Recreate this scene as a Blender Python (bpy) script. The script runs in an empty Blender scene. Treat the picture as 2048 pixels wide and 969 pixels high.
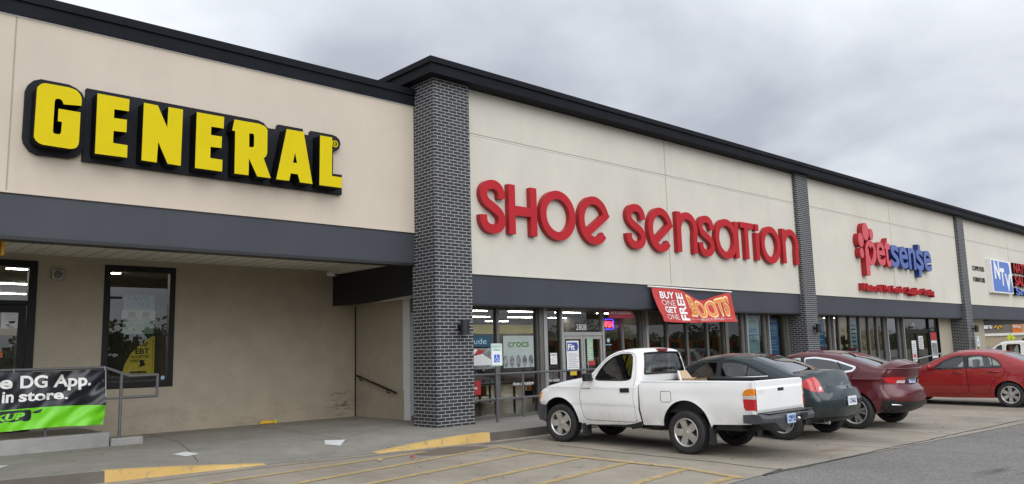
import bpy, bmesh, math, random
import numpy as np
from mathutils import Vector, Matrix
from mathutils.geometry import delaunay_2d_cdt
R = math.radians
sc = bpy.context.scene
COL = sc.collection
random.seed(7); rng = np.random.default_rng(7)

# ------------------------------------------------------------ camera
cd = bpy.data.cameras.new('camera'); cam = bpy.data.objects.new('camera', cd); COL.objects.link(cam)
cd.sensor_width = 36; cd.lens = 28.166; cd.clip_start = 0.05; cd.clip_end = 3000
cr, cu, cf = (0.734176, -0.678446, -0.026389), (-0.073838, -0.118418, 0.990215), (0.674932, 0.725043, 0.137035)
cam.matrix_world = Matrix(((cr[0], cu[0], -cf[0], 0), (cr[1], cu[1], -cf[1], 0), (cr[2], cu[2], -cf[2], 1.55), (0, 0, 0, 1)))
sc.camera = cam

# ------------------------------------------------------------ overcast sky + soft sun
SUN_EL, SUN_AZ = 32, 200
w = bpy.data.worlds.new('World'); sc.world = w; w.use_nodes = True
nt = w.node_tree; nt.nodes.clear()
N = nt.nodes.new; LK = nt.links.new
out = N('ShaderNodeOutputWorld'); bg = N('ShaderNodeBackground'); LK(bg.outputs[0], out.inputs[0])
sky = N('ShaderNodeTexSky'); sky.sky_type = 'NISHITA'; sky.sun_disc = False
sky.sun_elevation = R(SUN_EL); sky.sun_rotation = R(SUN_AZ)
tc = N('ShaderNodeTexCoord')
sep = N('ShaderNodeSeparateXYZ'); LK(tc.outputs['Generated'], sep.inputs[0])
# project the direction on a cloud deck so that clouds flatten towards the horizon
zc = N('ShaderNodeMath'); zc.operation = 'ADD'; zc.inputs[1].default_value = 0.22; LK(sep.outputs[2], zc.inputs[0])
zm = N('ShaderNodeMath'); zm.operation = 'MAXIMUM'; zm.inputs[1].default_value = 0.12; LK(zc.outputs[0], zm.inputs[0])
dv = N('ShaderNodeVectorMath'); dv.operation = 'DIVIDE'; LK(tc.outputs['Generated'], dv.inputs[0])
cb = N('ShaderNodeCombineXYZ')
for i in range(3): LK(zm.outputs[0], cb.inputs[i])
LK(cb.outputs[0], dv.inputs[1])
n1 = N('ShaderNodeTexNoise'); n1.inputs['Scale'].default_value = 1.0; n1.inputs['Detail'].default_value = 7; n1.inputs['Roughness'].default_value = 0.48
n1.inputs['Distortion'].default_value = 0.3
mpn = N('ShaderNodeMapping'); mpn.inputs['Location'].default_value = (4.0, 2.0, 1.0); LK(dv.outputs[0], mpn.inputs[0]); LK(mpn.outputs[0], n1.inputs['Vector'])
rp = N('ShaderNodeValToRGB'); LK(n1.outputs['Fac'], rp.inputs[0])
rp.color_ramp.elements[0].position = 0.35; rp.color_ramp.elements[0].color = (4.8, 5.1, 5.75, 1)
rp.color_ramp.elements[1].position = 0.61; rp.color_ramp.elements[1].color = (9.3, 9.7, 10.25, 1)
mixs = N('ShaderNodeMix'); mixs.data_type = 'RGBA'; mixs.inputs[0].default_value = 0.93
LK(sky.outputs[0], mixs.inputs[6]); LK(rp.outputs[0], mixs.inputs[7])
# overcast luminance: zenith brighter than the horizon
zp = N('ShaderNodeMapRange'); LK(sep.outputs[2], zp.inputs[0])
zp.inputs[1].default_value = 0.0; zp.inputs[2].default_value = 1.0; zp.inputs[3].default_value = 0.80; zp.inputs[4].default_value = 1.25
mul = N('ShaderNodeVectorMath'); mul.operation = 'SCALE'; LK(mixs.outputs[2], mul.inputs[0]); LK(zp.outputs[0], mul.inputs[3])
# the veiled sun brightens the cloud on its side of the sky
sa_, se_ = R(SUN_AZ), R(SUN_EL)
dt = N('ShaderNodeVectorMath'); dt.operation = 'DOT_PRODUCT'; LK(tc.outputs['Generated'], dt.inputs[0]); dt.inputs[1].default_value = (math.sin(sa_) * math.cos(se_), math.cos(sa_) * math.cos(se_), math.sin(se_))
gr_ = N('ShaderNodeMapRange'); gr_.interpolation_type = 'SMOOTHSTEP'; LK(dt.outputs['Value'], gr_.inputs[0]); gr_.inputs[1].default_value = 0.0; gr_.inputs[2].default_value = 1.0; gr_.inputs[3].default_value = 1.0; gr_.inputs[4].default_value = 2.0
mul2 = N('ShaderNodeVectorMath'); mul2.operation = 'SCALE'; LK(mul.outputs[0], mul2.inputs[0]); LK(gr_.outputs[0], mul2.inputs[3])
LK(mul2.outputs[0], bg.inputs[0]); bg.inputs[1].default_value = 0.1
sd = bpy.data.lights.new('sun', 'SUN'); sd.energy = 1.0; sd.angle = R(50); sd.color = (1.0, 0.96, 0.9)
so = bpy.data.objects.new('sun', sd); COL.objects.link(so)
a, e = R(SUN_AZ), R(SUN_EL)
sv = Vector((math.sin(a) * math.cos(e), math.cos(a) * math.cos(e), math.sin(e)))
so.rotation_euler = sv.to_track_quat('Z', 'Y').to_euler()
sc.view_settings.view_transform = 'Standard'; sc.view_settings.look = 'None'
sc.view_settings.exposure = 0.16; sc.view_settings.gamma = 1.0; sc.view_settings.use_curve_mapping = False
sc.cycles.max_bounces = 8; sc.cycles.transparent_max_bounces = 16; sc.cycles.caustics_reflective = False; sc.cycles.caustics_refractive = False

# ------------------------------------------------------------ materials
MATS = {}
def nmat(name):
    m = bpy.data.materials.new(name); m.use_nodes = True
    t = m.node_tree; b = t.nodes['Principled BSDF']
    return m, t, b
def pos_noise(t, scale, detail=4, rough=0.55, stretch=None):
    g = t.nodes.new('ShaderNodeNewGeometry'); n = t.nodes.new('ShaderNodeTexNoise')
    n.inputs['Scale'].default_value = scale; n.inputs['Detail'].default_value = detail; n.inputs['Roughness'].default_value = rough
    if stretch:
        mp = t.nodes.new('ShaderNodeMapping'); mp.inputs['Scale'].default_value = stretch
        t.links.new(g.outputs['Position'], mp.inputs[0]); t.links.new(mp.outputs[0], n.inputs['Vector'])
    else: t.links.new(g.outputs['Position'], n.inputs['Vector'])
    return n
def mixc(t, fac, c1, c2, mode='MIX'):
    m = t.nodes.new('ShaderNodeMix'); m.data_type = 'RGBA'; m.blend_type = mode
    for i, c in ((0, fac), (6, c1), (7, c2)):
        if hasattr(c, 'is_linked'): t.links.new(c, m.inputs[i])
        elif i == 0: m.inputs[0].default_value = c
        else: m.inputs[i].default_value = (*c[:3], 1)
    return m.outputs[2]
def ramp(t, fac, p0, p1):
    r = t.nodes.new('ShaderNodeMapRange'); t.links.new(fac, r.inputs[0]); r.inputs[1].default_value = p0; r.inputs[2].default_value = p1
    return r.outputs[0]
def simple(name, col, rough=0.6, var=0.12, scale=3.0, metal=0.0, coat=0.0, bump=0.0, bscale=60, spec=0.5, stretch=None):
    m, t, b = nmat(name)
    n = pos_noise(t, scale, 5, stretch=stretch)
    dark = tuple(c * (1 - var) for c in col); lite = tuple(min(1, c * (1 + var)) for c in col)
    t.links.new(mixc(t, ramp(t, n.outputs['Fac'], 0.3, 0.7), dark, lite), b.inputs['Base Color'])
    b.inputs['Roughness'].default_value = rough; b.inputs['Metallic'].default_value = metal
    b.inputs['Specular IOR Level'].default_value = spec
    if coat: b.inputs['Coat Weight'].default_value = coat; b.inputs['Coat Roughness'].default_value = 0.04
    if bump:
        n2 = pos_noise(t, bscale, 3); bp = t.nodes.new('ShaderNodeBump'); bp.inputs['Strength'].default_value = bump; bp.inputs['Distance'].default_value = 0.01
        t.links.new(n2.outputs['Fac'], bp.inputs['Height']); t.links.new(bp.outputs[0], b.inputs['Normal'])
    MATS[name] = m; return m
def emis(name, col, st):
    m, t, b = nmat(name); b.inputs['Base Color'].default_value = (*col, 1); b.inputs['Emission Color'].default_value = (*col, 1); b.inputs['Emission Strength'].default_value = st
    MATS[name] = m; return m
def glass(name, tint, refl=1.5, base=0.0, rough=0.0):
    m = bpy.data.materials.new(name); m.use_nodes = True; t = m.node_tree; t.nodes.clear()
    o = t.nodes.new('ShaderNodeOutputMaterial'); mx = t.nodes.new('ShaderNodeMixShader')
    tr = t.nodes.new('ShaderNodeBsdfTransparent'); tr.inputs[0].default_value = (*tint, 1)
    gl = t.nodes.new('ShaderNodeBsdfGlossy'); gl.inputs['Roughness'].default_value = rough; gl.inputs[0].default_value = (0.95, 0.97, 1, 1)
    fr = t.nodes.new('ShaderNodeFresnel'); fr.inputs[0].default_value = refl
    ad = t.nodes.new('ShaderNodeMath'); ad.operation = 'ADD'; ad.use_clamp = True; ad.inputs[1].default_value = base
    t.links.new(fr.outputs[0], ad.inputs[0]); t.links.new(ad.outputs[0], mx.inputs[0])
    t.links.new(tr.outputs[0], mx.inputs[1]); t.links.new(gl.outputs[0], mx.inputs[2]); t.links.new(mx.outputs[0], o.inputs[0])
    MATS[name] = m; return m
def bump_from(t, b, h, strength, dist):
    bp = t.nodes.new('ShaderNodeBump'); bp.inputs['Strength'].default_value = strength; bp.inputs['Distance'].default_value = dist
    t.links.new(h, bp.inputs['Height']); t.links.new(bp.outputs[0], b.inputs['Normal'])
def brick_mat(name, c1, c2, mortar, bw, bh, ms, rough, bump, bias=0.0, grime=0.0):
    m, t, b = nmat(name)
    g = t.nodes.new('ShaderNodeNewGeometry'); s = t.nodes.new('ShaderNodeSeparateXYZ'); t.links.new(g.outputs['Position'], s.inputs[0])
    sub = t.nodes.new('ShaderNodeMath'); sub.operation = 'SUBTRACT'; t.links.new(s.outputs[0], sub.inputs[0]); t.links.new(s.outputs[1], sub.inputs[1])
    c = t.nodes.new('ShaderNodeCombineXYZ'); t.links.new(sub.outputs[0], c.inputs[0]); t.links.new(s.outputs[2], c.inputs[1])
    br = t.nodes.new('ShaderNodeTexBrick'); t.links.new(c.outputs[0], br.inputs['Vector'])
    br.inputs['Scale'].default_value = 1; br.inputs['Brick Width'].default_value = bw; br.inputs['Row Height'].default_value = bh
    br.inputs['Mortar Size'].default_value = ms; br.inputs['Mortar Smooth'].default_value = 0.15; br.inputs['Bias'].default_value = bias
    for k, v in (('Color1', c1), ('Color2', c2), ('Mortar', mortar)): br.inputs[k].default_value = (*v, 1)
    n = pos_noise(t, 2.2, 6, 0.6)
    colr = mixc(t, 0.55, br.outputs['Color'], mixc(t, ramp(t, n.outputs['Fac'], 0.3, 0.75), (0.78, 0.78, 0.78), (1.12, 1.12, 1.12)), 'MULTIPLY')
    if grime:
        n3 = pos_noise(t, 1.3, 6, 0.7, (1, 1, 2.2)); zr = t.nodes.new('ShaderNodeMapRange'); t.links.new(s.outputs[2], zr.inputs[0])
        zr.inputs[1].default_value = 1.0; zr.inputs[2].default_value = 0.15; zr.inputs[3].default_value = 0.0; zr.inputs[4].default_value = 1
        mu = t.nodes.new('ShaderNodeMath'); mu.operation = 'MULTIPLY'; t.links.new(zr.outputs[0], mu.inputs[0]); t.links.new(ramp(t, n3.outputs['Fac'], 0.5, 0.75), mu.inputs[1])
        mu2 = t.nodes.new('ShaderNodeMath'); mu2.operation = 'MULTIPLY'; t.links.new(mu.outputs[0], mu2.inputs[0]); mu2.inputs[1].default_value = grime
        colr = mixc(t, mu2.outputs[0], colr, (0.05, 0.045, 0.035))
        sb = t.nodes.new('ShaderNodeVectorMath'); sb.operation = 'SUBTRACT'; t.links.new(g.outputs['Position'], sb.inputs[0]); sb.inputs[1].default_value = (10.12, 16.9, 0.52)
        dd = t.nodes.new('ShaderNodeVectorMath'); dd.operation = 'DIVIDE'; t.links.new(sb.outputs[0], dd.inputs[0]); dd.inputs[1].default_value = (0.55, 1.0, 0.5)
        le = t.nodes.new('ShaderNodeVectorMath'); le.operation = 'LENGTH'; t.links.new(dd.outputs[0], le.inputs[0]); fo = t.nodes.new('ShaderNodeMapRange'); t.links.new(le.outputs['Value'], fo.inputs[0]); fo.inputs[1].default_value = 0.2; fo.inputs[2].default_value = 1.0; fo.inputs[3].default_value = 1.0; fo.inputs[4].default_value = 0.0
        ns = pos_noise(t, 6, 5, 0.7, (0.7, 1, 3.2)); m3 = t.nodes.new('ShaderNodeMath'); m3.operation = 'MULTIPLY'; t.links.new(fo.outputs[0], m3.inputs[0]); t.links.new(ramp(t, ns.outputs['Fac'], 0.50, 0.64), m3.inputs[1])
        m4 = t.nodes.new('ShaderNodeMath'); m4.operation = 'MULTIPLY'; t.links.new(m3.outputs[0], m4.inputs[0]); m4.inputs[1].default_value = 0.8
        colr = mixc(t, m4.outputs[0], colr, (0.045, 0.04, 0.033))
    t.links.new(colr, b.inputs['Base Color'])
    b.inputs['Roughness'].default_value = rough
    bump_from(t, b, br.outputs['Fac'], -bump if bump > 0 else 0, 0.01)
    MATS[name] = m; return m
def M(n): return MATS[n]

brick_mat('dark_brick', (0.013, 0.014, 0.018), (0.030, 0.032, 0.038), (0.33, 0.33, 0.325), 0.205, 0.0665, 0.0076, 0.75, 0.5)
brick_mat('painted_brick', (0.372, 0.318, 0.236), (0.38, 0.325, 0.242), (0.345, 0.295, 0.218), 0.21, 0.068, 0.006, 0.55, 0.35, grime=0.45)
def stucco(name, col, streak=0.25):
    m, t, b = nmat(name)
    n = pos_noise(t, 0.7, 6, 0.6); n2 = pos_noise(t, 2.5, 6, 0.65, (1, 1, 0.12)); n3 = pos_noise(t, 160, 2)
    c = mixc(t, ramp(t, n.outputs['Fac'], 0.3, 0.7), tuple(x * 0.93 for x in col), tuple(x * 1.04 for x in col))
    f = t.nodes.new('ShaderNodeMath'); f.operation = 'MULTIPLY'; t.links.new(ramp(t, n2.outputs['Fac'], 0.52, 0.8), f.inputs[0]); f.inputs[1].default_value = streak
    c = mixc(t, f.outputs[0], c, tuple(x * 0.72 for x in col))
    t.links.new(c, b.inputs['Base Color']); b.inputs['Roughness'].default_value = 0.85
    bump_from(t, b, n3.outputs['Fac'], 0.25, 0.004)
    MATS[name] = m
stucco('cream_warm', (0.575, 0.50, 0.41), .2); stucco('cream', (0.59, 0.562, 0.488), .22); stucco('tan_stucco', (0.36, 0.32, 0.25))
simple('slate_band', (0.037, 0.042, 0.053), 0.6, 0.12, 1.2, bump=0.05, bscale=90)
simple('charcoal_metal', (0.010, 0.0115, 0.015), 0.7, 0.2, 1.5, spec=0.12)
simple('black_paint', (0.008, 0.008, 0.010), 0.45, 0.15, 2)
simple('black_matte', (0.012, 0.012, 0.013), 0.8, 0.1, 2)
simple('soffit_cream', (0.80, 0.78, 0.70), 0.7, 0.06, 1.5)
simple('bronze_frame', (0.13, 0.125, 0.112), 0.45, 0.10, 4, metal=0.3)
simple('alu_frame', (0.36, 0.36, 0.35), 0.40, 0.10, 4, metal=0.4)
simple('black_frame', (0.007, 0.0075, 0.008), 0.5, 0.1, 4, spec=0.25)
simple('rail_gray', (0.10, 0.10, 0.105), 0.45, 0.15, 8)
simple('yellow_face', (0.63, 0.50, 0.002), 0.6, 0.03, 3, spec=0.15)
simple('sign_side', (0.005, 0.005, 0.006), 0.7, 0.1, 3, spec=0.1)
simple('sign_plate', (0.017, 0.0185, 0.023), 0.7, 0.15, 3, spec=0.15)
simple('sign_red', (0.43, 0.014, 0.022), 0.65, 0.06, 2, spec=0.25)
simple('sign_red_side', (0.33, 0.008, 0.011), 0.45, 0.06, 2)
simple('pet_red', (0.56, 0.055, 0.075), 0.4, 0.05, 2)
simple('pet_blue', (0.065, 0.115, 0.36), 0.4, 0.05, 2)
simple('pet_blue_side', (0.012, 0.03, 0.15), 0.4, 0.05, 2)
simple('sign_blue', (0.06, 0.15, 0.50), 0.4, 0.04, 2)
simple('white_paint', (0.78, 0.78, 0.76), 0.5, 0.05, 3)
simple('off_white', (0.62, 0.63, 0.62), 0.6, 0.05, 3)
simple('paper', (0.70, 0.71, 0.72), 0.8, 0.04, 5)
simple('ink', (0.02, 0.02, 0.022), 0.8, 0.0, 5)
simple('ink_gray', (0.25, 0.26, 0.27), 0.8, 0.0, 5)
simple('poster_teal', (0.012, 0.06, 0.10), 0.5, 0.2, 3)
simple('poster_gray', (0.33, 0.38, 0.36), 0.5, 0.08, 3)
simple('poster_shoe', (0.16, 0.17, 0.17), 0.5, 0.8, 9)
simple('poster_blue', (0.05, 0.17, 0.45), 0.5, 0.15, 5)
simple('poster_ice', (0.30, 0.48, 0.58), 0.5, 0.15, 5)
simple('poster_green', (0.06, 0.15, 0.02), 0.5, 0.05, 5)
simple('poster_pale_green', (0.28, 0.42, 0.30), 0.5, 0.12, 5)
simple('logo_blue', (0.035, 0.055, 0.28), 0.5, 0.05, 5)
simple('acc_blue', (0.01, 0.10, 0.55), 0.45, 0.05, 5)
simple('acc_green', (0.03, 0.33, 0.22), 0.45, 0.05, 5)
simple('banner_black', (0.010, 0.012, 0.018), 0.28, 0.2, 3)
simple('banner_green', (0.16, 0.60, 0.012), 0.35, 0.06, 3)
simple('banner_red', (0.47, 0.024, 0.02), 0.5, 0.08, 2)
simple('deep_red', (0.22, 0.012, 0.018), 0.5, 0.08, 2)
simple('banner_orange', (0.66, 0.22, 0.025), 0.5, 0.08, 2)
simple('banner_cream', (0.85, 0.62, 0.35), 0.5, 0.05, 2)
simple('banner_yellow', (0.62, 0.48, 0.03), 0.5, 0.12, 3)
simple('safety_yellow', (0.72, 0.42, 0.02), 0.5, 0.2, 9)
simple('sign_lime', (0.80, 0.92, 0.02), 0.5, 0.05, 2)
simple('rubber', (0.020, 0.020, 0.021), 0.75, 0.3, 18, bump=0.2, bscale=120)
simple('alloy', (0.55, 0.54, 0.52), 0.32, 0.12, 12, metal=0.75)
simple('rim_dark', (0.03, 0.03, 0.03), 0.6, 0.2, 12)
simple('plastic_gray', (0.055, 0.057, 0.062), 0.55, 0.3, 7)
simple('plastic_black', (0.012, 0.012, 0.013), 0.45, 0.2, 7)
simple('cloth_seat', (0.20, 0.19, 0.18), 0.9, 0.15, 10)
simple('cloth_light', (0.42, 0.41, 0.39), 0.9, 0.15, 10)
simple('dash', (0.06, 0.06, 0.062), 0.7, 0.1, 10)
simple('lamp_red', (0.50, 0.012, 0.016), 0.12, 0.1, 20, coat=0.6)
simple('lamp_amber', (0.80, 0.24, 0.01), 0.12, 0.1, 20, coat=0.6)
simple('lamp_clear', (0.60, 0.52, 0.50), 0.12, 0.15, 25, coat=0.6)
simple('chrome', (0.75, 0.75, 0.76), 0.12, 0.03, 5, metal=1.0)
simple('plate_blue', (0.42, 0.53, 0.66), 0.4, 0.25, 30)
simple('skin', (0.45, 0.24, 0.16), 0.6, 0.06, 10)
simple('cap_tan', (0.30, 0.25, 0.20), 0.8, 0.1, 10)
simple('shirt_dark', (0.02, 0.022, 0.03), 0.9, 0.1, 10)
simple('card_tan', (0.52, 0.38, 0.25), 0.8, 0.1, 10)
simple('bigbox_tan', (0.46, 0.37, 0.25), 0.8, 0.05, 0.3)
simple('bigbox_brown', (0.19, 0.155, 0.125), 0.8, 0.05, 0.3)
simple('bigbox_orange', (0.75, 0.20, 0.03), 0.8, 0.05, 0.3)
simple('spark_gold', (0.75, 0.42, 0.02), 0.6, 0.02, 1)
simple('store_floor', (0.16, 0.14, 0.11), 0.35, 0.1, 1)
simple('store_ceiling', (0.10, 0.095, 0.075), 0.9, 0.1, 1)
simple('store_olive', (0.34, 0.30, 0.11), 0.9, 0.15, 0.8)
simple('store_dark', (0.055, 0.05, 0.042), 0.9, 0.3, 0.8)
simple('rack_metal', (0.05, 0.05, 0.05), 0.5, 0.2, 3)
for nm, c in (('box_red', (0.35, 0.03, 0.03)), ('box_orange', (0.42, 0.13, 0.03)), ('box_tan', (0.34, 0.22, 0.11)), ('box_white', (0.5, 0.5, 0.48)), ('box_black', (0.03, 0.03, 0.035)), ('box_blue', (0.06, 0.10, 0.22))):
    simple(nm, c, 0.7, 0.15, 4)
emis('tube_light', (1.0, 0.96, 0.86), 40.0); emis('neon_red', (1.0, 0.05, 0.10), 4.0); emis('neon_blue', (0.10, 0.05, 1.0), 2.2); emis('tail_led', (1, 0.02, 0.02), 0.6)
glass('shop_glass', (0.74, 0.76, 0.71), 1.5, 0.025); glass('car_glass', (0.68, 0.75, 0.73), 1.5, 0.04); glass('dark_glass', (0.05, 0.055, 0.06), 1.55, 0.06); glass('pale_glass', (0.25, 0.29, 0.30), 1.5, 0.16)

def paint(name, col, dirt=0.0, metal=0.0, flake=0.0, coat=0.85, rough=0.45):
    m, t, b = nmat(name)
    n = pos_noise(t, 1.6, 5); c = mixc(t, ramp(t, n.outputs['Fac'], 0.3, 0.7), tuple(x * 0.96 for x in col), tuple(min(1, x * 1.03) for x in col))
    g = t.nodes.new('ShaderNodeNewGeometry'); s = t.nodes.new('ShaderNodeSeparateXYZ'); t.links.new(g.outputs['Position'], s.inputs[0])
    if dirt:
        zr = t.nodes.new('ShaderNodeMapRange'); t.links.new(s.outputs[2], zr.inputs[0]); zr.inputs[1].default_value = 0.66; zr.inputs[2].default_value = 0.33; zr.inputs[3].default_value = 0; zr.inputs[4].default_value = 1
        n2 = pos_noise(t, 5, 6, 0.7); mu = t.nodes.new('ShaderNodeMath'); mu.operation = 'MULTIPLY'; t.links.new(zr.outputs[0], mu.inputs[0])
        t.links.new(ramp(t, n2.outputs['Fac'], 0.25, 0.75), mu.inputs[1]); mu2 = t.nodes.new('ShaderNodeMath'); mu2.operation = 'MULTIPLY'; mu2.inputs[1].default_value = dirt
        t.links.new(mu.outputs[0], mu2.inputs[0]); c = mixc(t, mu2.outputs[0], c, (0.27, 0.22, 0.15))
    t.links.new(c, b.inputs['Base Color']); b.inputs['Roughness'].default_value = rough; b.inputs['Metallic'].default_value = metal
    b.inputs['Coat Weight'].default_value = coat; b.inputs['Coat Roughness'].default_value = 0.02; b.inputs['Specular IOR Level'].default_value = 0.25
    MATS[name] = m
paint('paint_white', (0.83, 0.83, 0.81), 0.55, coat=0.5, rough=0.4)
paint('paint_green', (0.012, 0.026, 0.031), 0.15, 0.15); paint('paint_maroon', (0.085, 0.004, 0.009), 0.12, 0.15); paint('paint_red', (0.29, 0.011, 0.013), 0.15, 0.1); paint('paint_cream', (0.68, 0.66, 0.60), 0.2)

# ground materials
def concrete_lot():
    m, t, b = nmat('lot_concrete')
    n = pos_noise(t, 0.35, 8, 0.65); n2 = pos_noise(t, 2.3, 8, 0.7); n3 = pos_noise(t, 90, 3, 0.6); n4 = pos_noise(t, 0.9, 6, 0.6, (1.0, 0.18, 1))
    c = mixc(t, ramp(t, n.outputs['Fac'], 0.35, 0.65), (0.262, 0.228, 0.178), (0.345, 0.305, 0.246))
    c = mixc(t, 0.6, c, mixc(t, ramp(t, n2.outputs['Fac'], 0.3, 0.72), (0.72, 0.72, 0.72), (1.1, 1.1, 1.1)), 'MULTIPLY')
    c = mixc(t, 0.7, c, mixc(t, ramp(t, n3.outputs['Fac'], 0.3, 0.7), (0.8, 0.8, 0.8), (1.12, 1.12, 1.12)), 'MULTIPLY')
    c = mixc(t, 0.8, c, mixc(t, ramp(t, n4.outputs['Fac'], 0.50, 0.78), (1.04, 1.04, 1.04), (0.66, 0.65, 0.63)), 'MULTIPLY')
    n7 = pos_noise(t, 7, 3, 0.5); n8 = pos_noise(t, 0.55, 3, 0.5); sp7 = t.nodes.new('ShaderNodeMath'); sp7.operation = 'MULTIPLY'; t.links.new(ramp(t, n7.outputs['Fac'], 0.66, 0.71), sp7.inputs[0]); t.links.new(ramp(t, n8.outputs['Fac'], 0.42, 0.6), sp7.inputs[1])
    c = mixc(t, sp7.outputs[0], c, (0.12, 0.105, 0.085))
    g = t.nodes.new('ShaderNodeNewGeometry')
    # oil stains under parked bays, and the damp patch by the kerb
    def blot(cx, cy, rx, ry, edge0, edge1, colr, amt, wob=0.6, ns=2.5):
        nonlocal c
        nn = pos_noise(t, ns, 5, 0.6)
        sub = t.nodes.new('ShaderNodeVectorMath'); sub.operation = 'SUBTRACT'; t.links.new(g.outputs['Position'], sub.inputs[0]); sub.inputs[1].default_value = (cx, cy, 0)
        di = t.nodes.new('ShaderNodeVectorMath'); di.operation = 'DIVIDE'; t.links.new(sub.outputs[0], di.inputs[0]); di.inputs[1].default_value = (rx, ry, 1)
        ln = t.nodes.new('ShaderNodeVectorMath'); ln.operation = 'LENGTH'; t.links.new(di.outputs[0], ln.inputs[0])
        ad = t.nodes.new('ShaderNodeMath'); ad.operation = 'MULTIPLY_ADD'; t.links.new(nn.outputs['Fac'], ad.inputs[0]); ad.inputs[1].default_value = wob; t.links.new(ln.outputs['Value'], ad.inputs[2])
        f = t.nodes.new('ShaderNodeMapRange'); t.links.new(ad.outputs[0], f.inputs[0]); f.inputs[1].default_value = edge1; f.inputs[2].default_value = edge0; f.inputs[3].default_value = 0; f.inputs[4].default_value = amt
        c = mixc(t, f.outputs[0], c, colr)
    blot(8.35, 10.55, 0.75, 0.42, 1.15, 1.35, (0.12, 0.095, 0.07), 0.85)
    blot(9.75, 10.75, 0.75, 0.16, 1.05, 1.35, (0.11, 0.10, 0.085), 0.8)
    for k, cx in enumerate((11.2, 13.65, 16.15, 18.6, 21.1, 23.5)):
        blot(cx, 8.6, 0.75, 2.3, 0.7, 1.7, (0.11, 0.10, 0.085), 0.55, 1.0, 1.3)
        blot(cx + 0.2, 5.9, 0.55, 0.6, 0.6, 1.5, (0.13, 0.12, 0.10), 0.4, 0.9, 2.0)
    blot(12.2, 6.0, 0.8, 0.14, 0.5, 1.4, (0.22, 0.12, 0.07), 0.45)
    t.links.new(c, b.inputs['Base Color']); b.inputs['Roughness'].default_value = 0.85
    bump_from(t, b, n3.outputs['Fac'], 0.3, 0.006)
    MATS['lot_concrete'] = m
concrete_lot()
def concrete(name, c0, c1, bump=0.3, grime=0.0):
    m, t, b = nmat(name)
    n = pos_noise(t, 0.8, 8, 0.68); n2 = pos_noise(t, 3.5, 8, 0.7); n3 = pos_noise(t, 110, 3, 0.6)
    c = mixc(t, ramp(t, n.outputs['Fac'], 0.33, 0.67), c0, c1)
    c = mixc(t, 0.7, c, mixc(t, ramp(t, n2.outputs['Fac'], 0.3, 0.72), (0.72, 0.72, 0.72), (1.12, 1.12, 1.12)), 'MULTIPLY')
    c = mixc(t, 0.6, c, mixc(t, ramp(t, n3.outputs['Fac'], 0.3, 0.7), (0.82, 0.82, 0.82), (1.1, 1.1, 1.1)), 'MULTIPLY')
    if grime:
        n5 = pos_noise(t, 6, 5, 0.75); c = mixc(t, ramp(t, n5.outputs['Fac'], 0.60, 0.63), c, (0.10, 0.09, 0.075)) if grime else c
    t.links.new(c, b.inputs['Base Color']); b.inputs['Roughness'].default_value = 0.85
    bump_from(t, b, n3.outputs['Fac'], bump, 0.006); MATS[name] = m
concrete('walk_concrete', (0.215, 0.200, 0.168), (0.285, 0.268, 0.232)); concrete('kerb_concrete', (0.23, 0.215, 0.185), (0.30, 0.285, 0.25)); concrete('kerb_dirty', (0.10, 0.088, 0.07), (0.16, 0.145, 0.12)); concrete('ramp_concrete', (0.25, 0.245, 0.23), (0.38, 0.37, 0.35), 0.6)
def yellow_kerb():
    m, t, b = nmat('yellow_kerb'); n = pos_noise(t, 7, 8, 0.75); n2 = pos_noise(t, 1.5, 4)
    c = mixc(t, ramp(t, n2.outputs['Fac'], 0.3, 0.7), (0.54, 0.35, 0.105), (0.62, 0.42, 0.15)); c = mixc(t, ramp(t, n.outputs['Fac'], 0.54, 0.66), c, (0.29, 0.23, 0.13))
    t.links.new(c, b.inputs['Base Color']); b.inputs['Roughness'].default_value = 0.75; bump_from(t, b, n.outputs['Fac'], 0.4, 0.01); MATS['yellow_kerb'] = m
yellow_kerb()
def worn_paint(name, col, p0, p1):
    m, t, b = nmat(name); n = pos_noise(t, 9, 8, 0.75); n2 = pos_noise(t, 60, 3)
    tr = t.nodes.new('ShaderNodeBsdfTransparent'); mx = t.nodes.new('ShaderNodeMixShader'); o = t.nodes['Material Output']
    t.links.new(mixc(t, ramp(t, n2.outputs['Fac'], 0.3, 0.7), tuple(x * .8 for x in col), col), b.inputs['Base Color']); b.inputs['Roughness'].default_value = 0.8
    t.links.new(ramp(t, n.outputs['Fac'], p0, p1), mx.inputs[0]); t.links.new(tr.outputs[0], mx.inputs[1]); t.links.new(b.outputs[0], mx.inputs[2]); t.links.new(mx.outputs[0], o.inputs[0]); MATS[name] = m
worn_paint('line_yellow', (0.58, 0.42, 0.18), 0.20, 0.66); worn_paint('line_white', (0.50, 0.48, 0.43), 0.36, 0.70)
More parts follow.
